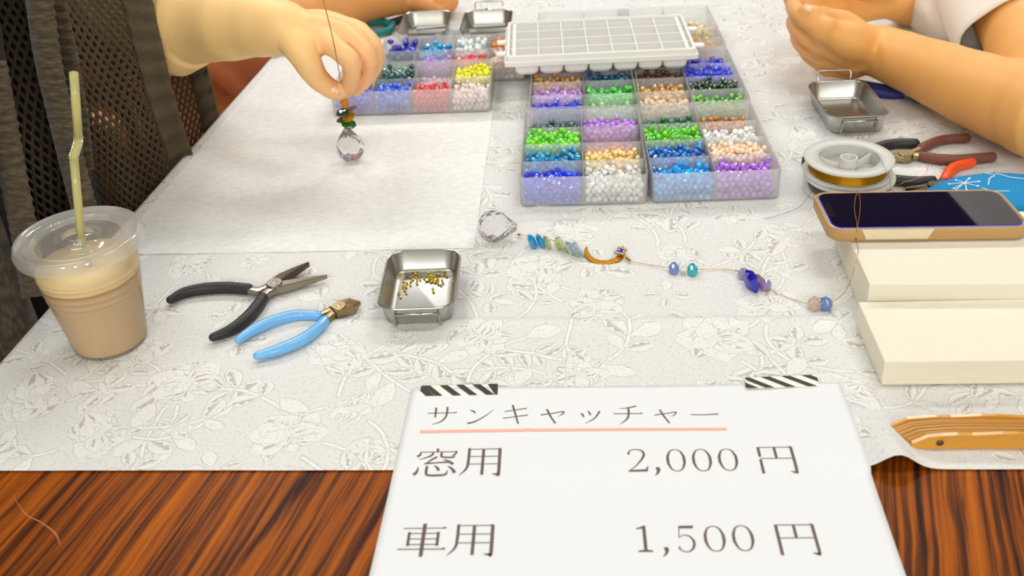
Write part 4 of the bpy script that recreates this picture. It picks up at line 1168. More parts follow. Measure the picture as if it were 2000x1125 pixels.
# ------------------------------------------------------------------ blue fabric pouch
def pouch():
    m = mat('blue_fabric', rgb(26, 132, 184), rough=0.9, bump=(900, 0.2, 0.0004))
    nt = m.node_tree; b = nt.nodes['Principled BSDF']; tc = nt.nodes.new('ShaderNodeTexCoord')
    n = nt.nodes.new('ShaderNodeTexNoise'); n.inputs['Scale'].default_value = 24; n.inputs['Detail'].default_value = 1
    nt.links.new(tc.outputs['Object'], n.inputs['Vector'])
    r = nt.nodes.new('ShaderNodeValToRGB'); r.color_ramp.interpolation = 'CONSTANT'; e = r.color_ramp.elements
    e[0].position = 0; e[0].color = rgb(24, 132, 186); e[1].position = 0.58; e[1].color = rgb(240, 214, 200)
    nt.links.new(n.outputs['Fac'], r.inputs[0]); nt.links.new(r.outputs[0], b.inputs['Base Color'])
    c = P(1930, 410, 0.0); c = Vector((c.x + 0.014, c.y + 0.014, T + 0.0015))
    ax, ay, az = 0.070, 0.040, 0.0165
    root = thing('fabric_pouch', 'blue fabric pouch with white line flowers behind the phone', 'pouch', tuple(c))
    def surf(u, v, lift=0.0):
        rr = min(1, math.hypot(u, v)); 
        h = az * (1 - rr ** 2.4) ** 0.75 if rr < 1 else 0
        return c + Vector((u * ax, v * ay, 0.002 + h + lift + 0.0006 * mnoise.noise(Vector((u * 4, v * 4, 1)))))
    bm = bmesh.new(); rings = []
    N, K = 56, 16
    top = bm.verts.new(surf(0, 0))
    for k in range(1, K + 1):
        rr = (k / K) ** 0.8
        rings.append([bm.verts.new(surf(rr * math.cos(2 * math.pi * i / N), rr * math.sin(2 * math.pi * i / N))) for i in range(N)])
    rings.append([bm.verts.new(c + Vector((0.98 * ax * math.cos(2 * math.pi * i / N), 0.98 * ay * math.sin(2 * math.pi * i / N), 0.0))) for i in range(N)])
    for i in range(N): bm.faces.new((top, rings[0][i], rings[0][(i + 1) % N]))
    for a, b2_ in zip(rings, rings[1:]):
        for i in range(N): bm.faces.new((a[i], b2_[i], b2_[(i + 1) % N], a[(i + 1) % N]))
    bm.faces.new(list(reversed(rings[-1])))
    mesh_object('fabric_body', bm, m, root, True)
    ml = mat('white_print', rgb(226, 232, 232), rough=0.9)
    bm = bmesh.new()
    def line(pts, w=0.0005):
        sweep(bm, [surf(u, v, 0.0002) for (u, v) in catmull([Vector((a, b, 0)) for a, b in pts], 6) for u, v in [(u, v)]] if False else [surf(q.x, q.y, 0.0002) for q in catmull([Vector((a, b, 0)) for a, b in pts], 6)], w, 0.00025, n=6, cap='flat')
    fx, fy = -0.44, 0.10
    for k in range(7):
        a = k * 0.9
        line([(fx, fy), (fx + 0.10 * math.cos(a), fy + 0.17 * math.sin(a)), (fx + 0.17 * math.cos(a), fy + 0.26 * math.sin(a))])
        q = surf(fx + 0.18 * math.cos(a), fy + 0.28 * math.sin(a), 0.0)
        lathe(bm, q, [(0, 0.0005), (0.0011, 0.0004), (0.0013, 0)], n=8)
    line([(-0.78, 0.0), (-0.62, -0.1), (-0.5, 0.02)]); line([(-0.2, -0.12), (-0.1, 0.2), (0.0, 0.35), (-0.05, 0.6)])
    line([(0.05, 0.5), (0.16, 0.2), (0.36, 0.12), (0.46, 0.3), (0.40, 0.42)]); line([(0.46, 0.1), (0.56, -0.1), (0.7, -0.15), (0.74, 0.05)])
    line([(-0.3, -0.2), (-0.2, -0.35), (0.0, -0.4)])
    mesh_object('line_print', bm, ml, root)
pouch()
# ================================================================== ICED COFFEE
M_cupclear = clear_plastic('clear_cup_plastic', rgb(240, 240, 236), 0.90, rough=0.06, gloss=0.1)
M_lidclear = clear_plastic('clear_lid_plastic', rgb(246, 245, 242), 0.74, rough=0.08, gloss=0.16)
M_rim = clear_plastic('lid_rim_plastic', rgb(246, 245, 242), 0.66, rough=0.08, gloss=0.16)
M_flute = clear_plastic('fluted_lid_plastic', rgb(246, 245, 240), 0.50, rough=0.1, gloss=0.2)
M_coffee = mat('milk_coffee', rgb(206, 172, 124), rough=0.35, noise=(80, 0.05))
M_foam = mat('pale_coffee_foam', rgb(246, 214, 150), rough=0.5, noise=(120, 0.05))
M_band = mat('coffee_band', rgb(196, 136, 66), rough=0.35)
M_straw = clear_plastic('yellow_straw_plastic', rgb(252, 246, 176), 0.42, rough=0.15, gloss=0.06, translucent=0.5)
def coffee():
    c = P(218, 668); c = Vector((c.x, c.y, T + 0.0014))
    root = thing('iced_coffee', 'plastic cup of milk coffee with clear lid and yellow bent straw', 'drink', tuple(c))
    H = 0.0955
    def R(z):      # outer radius of the cup
        r = 0.0272 + 0.0128 * (z / 0.092) ** 0.92
        for q in (0.0500, 0.0555, 0.0610, 0.0665): r += 0.0005 * math.exp(-((z - q) / 0.0011) ** 2)
        return r
    zs = sorted(set([0.0015, 0.004, 0.01, 0.02, 0.03, 0.04] + [0.0478 + 0.0005 * k for k in range(44)] + [0.072, 0.08, 0.086, 0.0915]))
    bm = bmesh.new()
    outer = [(0, 0.0022), (R(0) - 0.004, 0.0022), (R(0) - 0.0025, 0.0002), (R(0) - 0.0008, 0.0002)] + [(R(z), z) for z in zs] + [(R(0.0915) + 0.002, 0.0922), (R(0.0915) + 0.002, 0.0932)]
    lathe(bm, c, outer, n=72)
    mesh_object('cup', bm, M_cupclear, root, True)
    def fill(z0, z1, nm, m, topz=None, bottom=True):
        bm = bmesh.new(); zz = [z0] + [z for z in zs if z0 < z < z1] + [z1]
        prof = ([(0, z0)] if bottom else []) + [(R(z) - 0.0007, z) for z in zz] + [(0, z1)]
        lathe(bm, c, prof, n=64); return mesh_object(nm, bm, m, root, True)
    fill(0.0030, 0.0596, 'coffee', M_coffee)
    fill(0.0597, 0.0618, 'coffee_band', M_band)
    fill(0.0619, 0.0700, 'foam', M_foam)
    # lid: skirt, bead, flange, recess, fluted ring
    zl = 0.0885; rl = 0.0462
    bm = bmesh.new()
    lathe(bm, c, [(rl - 0.0002, zl - 0.0035), (rl + 0.0004, zl), (rl - 0.0012, zl + 0.0050), (rl - 0.0024, zl + 0.0062), (rl - 0.0040, zl + 0.0062), (rl - 0.0058, zl + 0.0050), (rl - 0.0080, zl + 0.0042), (rl - 0.0125, zl + 0.0044)], n=84)
    mesh_object('lid_rim', bm, M_rim, root, True)
    bm = bmesh.new(); n = 180; ra, rb = rl - 0.0125, rl - 0.0155
    rr_ = []
    for i in range(n):
        a = 2 * math.pi * i / n; q = 0.0004 if i % 2 else -0.0004
        rr_.append([bm.verts.new(c + Vector((math.cos(a) * (r + q * s), math.sin(a) * (r + q * s), z + q * s2))) for (r, z, s, s2) in
                    ((ra, zl + 0.0044, 0, 0), (ra - 0.0008, zl + 0.0036, 1, 1.4), (rb + 0.0006, zl + 0.0014, 1, 1.4), (rb, zl + 0.0008, 0, 0))])
    for i in range(n):
        a, b = rr_[i], rr_[(i + 1) % n]
        for k in range(3): bm.faces.new((a[k], b[k], b[k + 1], a[k + 1]))
    mesh_object('fluted_ring', bm, M_flute, root)
    bm = bmesh.new()
    lathe(bm, c, [(rb, zl + 0.0008), (0.026, zl + 0.0005), (0.0125, zl + 0.0008), (0.0118, zl + 0.0020), (0.0112, zl + 0.0062), (0.0102, zl + 0.0068), (0.0, zl + 0.0066)], n=64)
    mesh_object('lid_top', bm, M_lidclear, root, True)
    bm = bmesh.new()
    for k in range(2):
        a = 0.5 + k * math.pi / 2
        d = Vector((math.cos(a), math.sin(a), 0))
        sweep(bm, [c + d * s + Vector((0, 0, zl + 0.0071)) for s in (-0.0075, 0.0075)], 0.0005, n=6)
    mesh_object('straw_slit', bm, M_lidclear, root)
    # straw: lower tube, ribbed bend, upper tube
    y_ = c.y
    def sp(px, py, dy=0.0): return PY(px, py, y_ + dy)
    base = c + Vector((0.004, -0.004, 0.010))
    s0 = sp(160, 480, -0.004); s1 = sp(144, 306, -0.004); s2 = sp(153, 268, -0.004); s3 = sp(144, 142, -0.004)
    rs = 0.0029
    def tube(a, b, nm, m=M_straw):
        bm = bmesh.new(); ax = (b - a); L = ax.length; q = ax.to_track_quat('Z', 'Y').to_matrix()
        lathe(bm, a, [(rs, 0), (rs, L), (rs - 0.0005, L), (rs - 0.0005, 0)], n=24, axis=q, close=True)
        return mesh_object(nm, bm, m, root, True)
    tube(base, s0.lerp(s1, 0.0), 'straw'); tube(s0, s1, 'straw'); tube(s2, s3, 'straw')
    bm = bmesh.new()
    pth = catmull([s1.lerp(s0, 0.02), s1, s1.lerp(s2, 0.35) + Vector((0.0004, 0, 0)), s1.lerp(s2, 0.7) + Vector((0.0008, 0, 0)), s2, s2.lerp(s3, 0.02)], 18)
    wd = [rs * (1.08 if (k % 6) < 3 else 0.90) for k in range(len(pth))]
    sweep(bm, pth, wd, n=18, cap='flat', up=Vector((0, 1, 0)))
    mesh_object('straw_bellows', bm, M_straw, root)
coffee()

# ================================================================== SUNCATCHERS
def glass(name, col, rough=0.0, ior=1.5):
    return mat(name, rgb(*col), rough=rough, trans=0.92, ior=ior, spec=0.7)
M_crystal = glass('clear_crystal', (252, 252, 252), 0.0, 1.52)
M_gold = mat('gold_charm', rgb(206, 160, 62), rough=0.22, metal=1.0)
M_gold_dark = mat('antique_gold', rgb(186, 132, 40), rough=0.35, metal=1.0)
M_rhine = mat('rhinestone', rgb(250, 246, 240), rough=0.02, trans=0.5, coat=1.0, ior=1.8)
def gem(nm, col, k=0.7): return mat('gem_' + nm, rgb(*col), rough=0.02, trans=k * 0.75, ior=1.5, coat=0.6, spec=0.8)
def facet_ball(bm, c, r, axis=Vector((0, 0, 1)), tip=0.42, nu=10, nv=9):
    """faceted crystal drop: ball with a short neck along axis"""
    q = Vector(axis).normalized().to_track_quat('Z', 'Y').to_matrix()
    rings = []
    for j in range(nv + 1):
        a = math.pi * j / nv; rad = math.sin(a) * r; z = -math.cos(a) * r
        if z > r * 0.55:
            t = (z / r - 0.55) / 0.45
            rad = r * (0.835 * (1 - t) + 0.20 * t); z = r * (0.55 + t * (0.45 + tip))
        if j in (0,): rings.append([bm.verts.new(c + q @ Vector((0, 0, z)))]); continue
        rings.append([bm.verts.new(c + q @ Vector((rad * math.cos(2 * math.pi * (i + 0.5 * (j % 2)) / nu), rad * math.sin(2 * math.pi * (i + 0.5 * (j % 2)) / nu), z))) for i in range(nu)])
    for j, (a, b) in enumerate(zip(rings, rings[1:])):
        for i in range(nu):
            k = (i + 1) % nu
            if len(a) == 1: bm.faces.new((a[0], b[k], b[i])); continue
            if (j + 1) % 2 == 1: bm.faces.new((a[i], a[k], b[i])); bm.faces.new((a[k], b[k], b[i]))
            else: bm.faces.new((a[i], b[k], b[i])); bm.faces.new((a[i], a[k], b[k]))
    bm.faces.new(rings[-1])
    bmesh.ops.recalc_face_normals(bm, faces=bm.faces)
def disc_gem(bm, c, axis, r, th, n=8):
    q = Vector(axis).normalized().to_track_quat('Z', 'Y').to_matrix()
    lathe(bm, c, [(0, -th), (r * 0.48, -th * 0.92), (r * 0.86, -th * 0.42), (r, 0), (r * 0.86, th * 0.42), (r * 0.48, th * 0.92), (0, th)], n=n, axis=q)
    bmesh.ops.recalc_face_normals(bm, faces=bm.faces)
def round_gem(bm, c, axis, r, flat=0.8):
    q = Vector(axis).normalized().to_track_quat('Z', 'Y').to_matrix()
    V, F = unit_bead(10, 7, flat)
    vs_ = [bm.verts.new(c + q @ (Vector([float(a) for a in v]) * r)) for v in V]
    for f in F: bm.faces.new([vs_[i] for i in f])
def part(fn, nm, m, root, *a, smooth=False, **k):
    bm = bmesh.new(); fn(bm, *a, **k); return mesh_object(nm, bm, m, root, smooth)
# --- the one held in the hand
def held():
    b = P(688, 315, MAT_T)
    rC = 0.0146
    cc = Vector((b.x, b.y, T + MAT_T + rC + 0.0008))
    root = thing('suncatcher', 'suncatcher hanging from pinched fingers with green and amber stones', 'suncatcher', (b.x, b.y, T + MAT_T), 'crystal suncatchers')
    part(facet_ball, 'crystal_drop', M_crystal, root, cc, rC, Vector((-0.05, 0, 1)), 0.42)
    y_ = b.y
    g = lambda px, py, dy=0.0: PY(px, py, y_ + dy)
    part(disc_gem, 'green_stone', gem('leaf_green', (40, 120, 30), .55), root, g(681, 242, -.001), Vector((0.25, -0.32, 1)), 0.0078, 0.0019)
    part(disc_gem, 'teal_stone', gem('dark_teal', (4, 70, 56), .5), root, g(669, 233, .003), Vector((-0.22, -0.1, 1)), 0.0066, 0.0016)
    part(disc_gem, 'amber_stone', gem('amber', (206, 144, 10), .5), root, g(681, 229, -.001), Vector((-0.30, -0.30, 1)), 0.0074, 0.0020)
    part(disc_gem, 'teal_stone', gem('dark_teal2', (4, 78, 64), .5), root, g(670, 219, .0), Vector((-0.12, -0.24, 1)), 0.0072, 0.0018)
    part(disc_gem, 'grey_stone', gem('smoke', (150, 140, 130), .75), root, g(686, 213, .003), Vector((-0.30, -0.1, 1)), 0.0068, 0.0014)
    part(round_gem, 'amber_bead', gem('amber_bead', (226, 146, 10), .5), root, g(673.5, 202), Vector((0, 0, 1)), 0.0046, 1.15)
    bm = bmesh.new()
    sweep(bm, catmull([cc + Vector((0, 0, rC * 1.3)), g(681, 242), g(677, 222), g(673.5, 202), g(671, 186), g(664.5, 155, -.012), g(660, 128, -.042), g(653, 90, -.056), g(646, 58, -.052), g(638, 26, -.046), g(629, -8, -.042), g(612, -70, -.04)], 8), 0.00050, n=6, cap='flat')
    mesh_object('cord', bm, mat('amber_cord', rgb(186, 120, 10), rough=0.4, metal=0.3), root, True)
held()
# --- the long one lying on the cloth
def laid():
    z = CLOTH
    cP = P(966, 480, 0.0)
    rC = 0.0143
    cc = Vector((cP.x, cP.y + 0.006, T + z + rC + 0.0004))
    root = thing('suncatcher', 'long suncatcher lying on the cloth with crescent moon and coloured beads', 'suncatcher', (cP.x, cP.y, T + z), 'crystal suncatchers')
    ring = P(1014, 458, 0.004)
    ax = (ring - cc); ax.z *= 0.4
    part(facet_ball, 'crystal_drop', M_crystal, root, cc, rC, ax, 0.44)
    q = lambda px, py, h: P(px, py, h)
    part(sweep, 'crimp_bead', M_gold_dark, root, [q(1011, 458, .0035), q(1016.5, 458.6, .0035)], 0.0010, n=6, cap='flat')
    d1 = Vector((1, -0.25, 0.12))
    aq = gem('aqua', (20, 170, 236), .6)
    part(disc_gem, 'aqua_stone', aq, root, q(1039, 472, .0066), Vector((1, .25, .25)), 0.0076, 0.0032)
    part(disc_gem, 'aqua_stone', aq, root, q(1055, 471, .0066), Vector((1, .30, .30)), 0.0076, 0.0028)
    pg = gem('pale_green', (220, 234, 176), .9)
    part(disc_gem, 'pale_green_stone', pg, root, q(1069, 474, .0064), Vector((1, .4, .2)), 0.0072, 0.0022)
    part(disc_gem, 'pale_green_stone', pg, root, q(1092, 476, .0060), Vector((.8, -.6, .5)), 0.0066, 0.0024)
    part(disc_gem, 'pale_green_stone', pg, root, q(1099, 483, .0056), Vector((.8, .5, .8)), 0.0062, 0.0020)
    pb = gem('ice_blue', (222, 240, 246), .95)
    part(disc_gem, 'ice_blue_stone', pb, root, q(1114, 485, .0062), Vector((.9, .5, .3)), 0.0074, 0.0026)
    part(disc_gem, 'ice_blue_stone', pb, root, q(1126, 487, .0062), Vector((.9, -.3, .5)), 0.0074, 0.0026)
    part(disc_gem, 'ice_blue_stone', pb, root, q(1131, 494, .0046), Vector((.5, .5, .8)), 0.0058, 0.0020)
    # crescent moon charm, leaning against its rhinestone square
    cen = q(1181, 492, .0042)
    x = (q(1230, 492, .0042) - cen).normalized(); y = Vector((-x.y, x.x, 0)); y = (y + Vector((0, 0, 0.22))).normalized()
    ro, n = 0.0172, 40
    a0, a1 = math.radians(158), math.radians(385)
    def moon(bm, grow, zz, inset):
        secs = []
        for k in range(n + 1):
            t = k / n; a = a0 + (a1 - a0) * t
            w = 0.0066 * (math.sin(math.pi * min(1, max(0.0, 0.04 + 0.90 * t))) ** 0.7) * (1 if t < 0.8 else 1) + 0.0002
            rm = ro - w / 2
            rad = Vector((0, 0, 0)) + x * math.cos(a) + y * math.sin(a); up = x.cross(y)
            hw = max(w / 2 - inset, 0.00012)
            secs.append([cen + rad * (rm - hw) + up * zz[0], cen + rad * (rm + hw) + up * zz[0], cen + rad * (rm + hw) + up * zz[1], cen + rad * (rm - hw) + up * zz[1]])
        loft(bm, secs); bmesh.ops.recalc_face_normals(bm, faces=bm.faces)
    part(moon, 'moon_frame', M_gold, root, 0, (-0.0012, 0.0002), 0.0)
    part(moon, 'moon_inlay', M_gold_dark, root, 0, (0.0002, 0.0006), 0.0006)
    up = x.cross(y)
    bm = bmesh.new()
    for k in range(19):
        t = 0.07 + 0.86 * k / 18; a = a0 + (a1 - a0) * t; w = 0.0066 * math.sin(math.pi * (0.04 + 0.9 * t)) ** 0.7
        for s in ((-.25, .25) if 0.25 < t < 0.8 else (0,)):
            p = cen + (x * math.cos(a) + y * math.sin(a)) * (ro - w / 2 + s * w) + up * 0.0008
            bmesh.ops.create_icosphere(bm, subdivisions=1, radius=0.00062, matrix=Matrix.Translation(p))
    mesh_object('moon_beading', bm, M_gold, root, True)
    sc = q(1212, 491, .0058)
    sx = Vector((0.75, -0.66, 0.1)).normalized(); sy = Vector((0.55, 0.75, 0.3)).normalized()
    bm = bmesh.new(); add_box(bm, (0, 0, 0), (0.0092, 0.0076, 0.0014), bevel=0.0003)
    sz = sx.cross(sy).normalized(); sy = sz.cross(sx)
    MM_ = Matrix(((sx.x, sy.x, sz.x, sc.x), (sx.y, sy.y, sz.y, sc.y), (sx.z, sy.z, sz.z, sc.z), (0, 0, 0, 1)))
    bmesh.ops.transform(bm, matrix=MM_, verts=bm.verts); mesh_object('square_setting', bm, M_gold, root)
    for i in range(4):
        for j in range(3):
            if (i, j) in ((1, 1), (2, 1)): continue
            p = MM_ @ Vector((-0.0036 + i * 0.0024, -0.0027 + j * 0.0027, 0.0011))
            part(lambda bm, p_: bmesh.ops.create_icosphere(bm, subdivisions=1, radius=0.00125, matrix=Matrix.Translation(p_)), 'rhinestone', M_rhine, root, p)
    part(disc_gem, 'violet_stone', gem('violet_square', (70, 50, 170), .4), root, MM_ @ Vector((0, 0, 0.0012)), sz, 0.0026, 0.0010, 6)
    part(sweep, 'jump_ring', M_gold, root, [q(1223, 503, .004), q(1229, 508, .0035), q(1232, 511, .003)], [0.0010, 0.0012, 0.0006], n=6)
    bm = bmesh.new(); disc_gem(bm, q(1316, 525, .0045), Vector((1, -.1, 0)), 0.0061, 0.0042, 10); mesh_object('periwinkle_bead', bm, gem('periwinkle', (140, 168, 238), .75), root)
    part(round_gem, 'clear_bead', gem('clear_small', (244, 240, 220), .85), root, q(1334, 535, .0022), Vector((1, 0, 0)), 0.0024, .8)
    bm = bmesh.new(); disc_gem(bm, q(1352, 528, .0046), Vector((1, -.1, 0)), 0.0063, 0.0044, 10); mesh_object('turquoise_bead', bm, gem('turquoise', (60, 200, 206), .7), root)
    lv = gem('pale_violet', (204, 188, 236), .75)
    part(round_gem, 'pale_violet_bead', lv, root, q(1452, 535, .0046), Vector((1, -.2, 0)), 0.0053, .9)
    part(disc_gem, 'ultramarine_stone', gem('ultramarine', (18, 10, 180), .4), root, q(1468, 550, .0078), Vector((1, .38, .1)), 0.0104, 0.0042, 8)
    part(disc_gem, 'champagne_stone', gem('champagne', (232, 206, 186), .8), root, q(1485, 547, .0062), Vector((.8, .5, .3)), 0.0062, 0.0014)
    part(round_gem, 'pale_violet_bead', gem('pale_violet_dark', (184, 164, 218), .7), root, q(1495, 557, .0046), Vector((1, -.5, 0)), 0.0053, .9)
    part(round_gem, 'pale_pink_bead', gem('pale_pink', (250, 228, 212), .85), root, q(1590, 594, .0052), Vector((1, -.1, 0)), 0.0062, .85)
    bm = bmesh.new(); qa = Vector((1, -.1, 0)).to_track_quat('Z', 'Y').to_matrix()
    lathe(bm, q(1600, 594, .0048), [(0.0014, -0.0009), (0.0044, -0.0009), (0.0046, 0), (0.0044, 0.0009), (0.0014, 0.0009)], n=18, axis=qa, close=True)
    mesh_object('rhinestone_spacer', bm, mat('silver_spacer', rgb(170, 160, 150), rough=0.25, metal=1), root, True)
    for k in range(10):
        a = k * 0.628; p = q(1600, 594, .0048) + qa @ Vector((0.0046 * math.cos(a), 0.0046 * math.sin(a), 0))
        part(lambda bm, p_: bmesh.ops.create_icosphere(bm, subdivisions=1, radius=0.0009, matrix=Matrix.Translation(p_)), 'rhinestone', M_rhine, root, p)
    part(round_gem, 'steel_blue_bead', gem('steel_blue', (120, 158, 220), .7), root, q(1612, 594, .0052), Vector((1, -.1, 0)), 0.0060, .9)
    # wire all the way to the loop lying over the phone
    Ls = PHONE_M @ Vector((0.0205, -0.0008, 0.0030)); Lt = PHONE_M @ Vector((0.0205, -0.0006, PHONE_H + 0.0006))
    run = [ring, q(1030, 461, .0052), q(1055, 466, .0062), q(1075, 468, .0062), q(1095, 478, .0055), q(1125, 488, .0056), q(1142, 496, .0045)]
    run2 = [q(1231, 510, .003), q(1262, 516, .0026), q(1300, 522, .0036), q(1316, 525, .0045), q(1334, 530, .0040), q(1352, 528, .0046), q(1372, 526, .0030), q(1408, 526, .0022), q(1440, 530, .0040), q(1452, 535, .0046), q(1470, 548, .0060),
            q(1495, 557, .0046), q(1512, 570, .0030), q(1545, 583, .0022), q(1575, 593, .0042), q(1600, 594, .0048), q(1614, 594, .0052), q(1632, 586, .006), q(1650, 570, .016), q(1662, 545, .028), q(1671, 515, .036), q(1676, 490, .0375)]
    part(sweep, 'wire', M_finegold, root, catmull(run, 8), 0.00030, n=6, cap='flat', smooth=True)
    part(sweep, 'wire', M_finegold, root, catmull(run2 + [Ls, Lt], 8), 0.00028, n=6, cap='flat', smooth=True)
    lp = [Lt, PHONE_M @ Vector((0.0198, 0.012, PHONE_H + 0.0012)), PHONE_M @ Vector((0.0178, 0.035, PHONE_H + 0.0016)), PHONE_M @ Vector((0.0180, 0.056, PHONE_H + 0.0014)), PHONE_M @ Vector((0.0198, 0.072, PHONE_H + 0.0012))]
    rp = [Lt, PHONE_M @ Vector((0.0212, 0.012, PHONE_H + 0.0010)), PHONE_M @ Vector((0.0222, 0.035, PHONE_H + 0.0010)), PHONE_M @ Vector((0.0220, 0.056, PHONE_H + 0.0010)), PHONE_M @ Vector((0.0198, 0.072, PHONE_H + 0.0012))]
    for q_ in lp + rp:      # the loop runs straight away from the reader
        y_ = (PHONE_M.inverted() @ q_).y
        if y_ > 0.001: q_ += PHONE_M.to_3x3() @ Vector((0.0175 * y_ / 0.072, 0, 0))
    part(sweep, 'wire_loop', M_finegold, root, catmull(lp, 8), 0.00030, n=6, cap='flat', smooth=True)
    part(sweep, 'wire_loop', M_finegold, root, catmull(rp, 8), 0.00030, n=6, cap='flat', smooth=True)
    bm = bmesh.new(); lathe(bm, Ls, [(0, -.0008), (0.0008, -.0006), (0.0008, .0006), (0, .0008)], n=8); mesh_object('crimp_bead', bm, M_gold_dark, root)
laid()

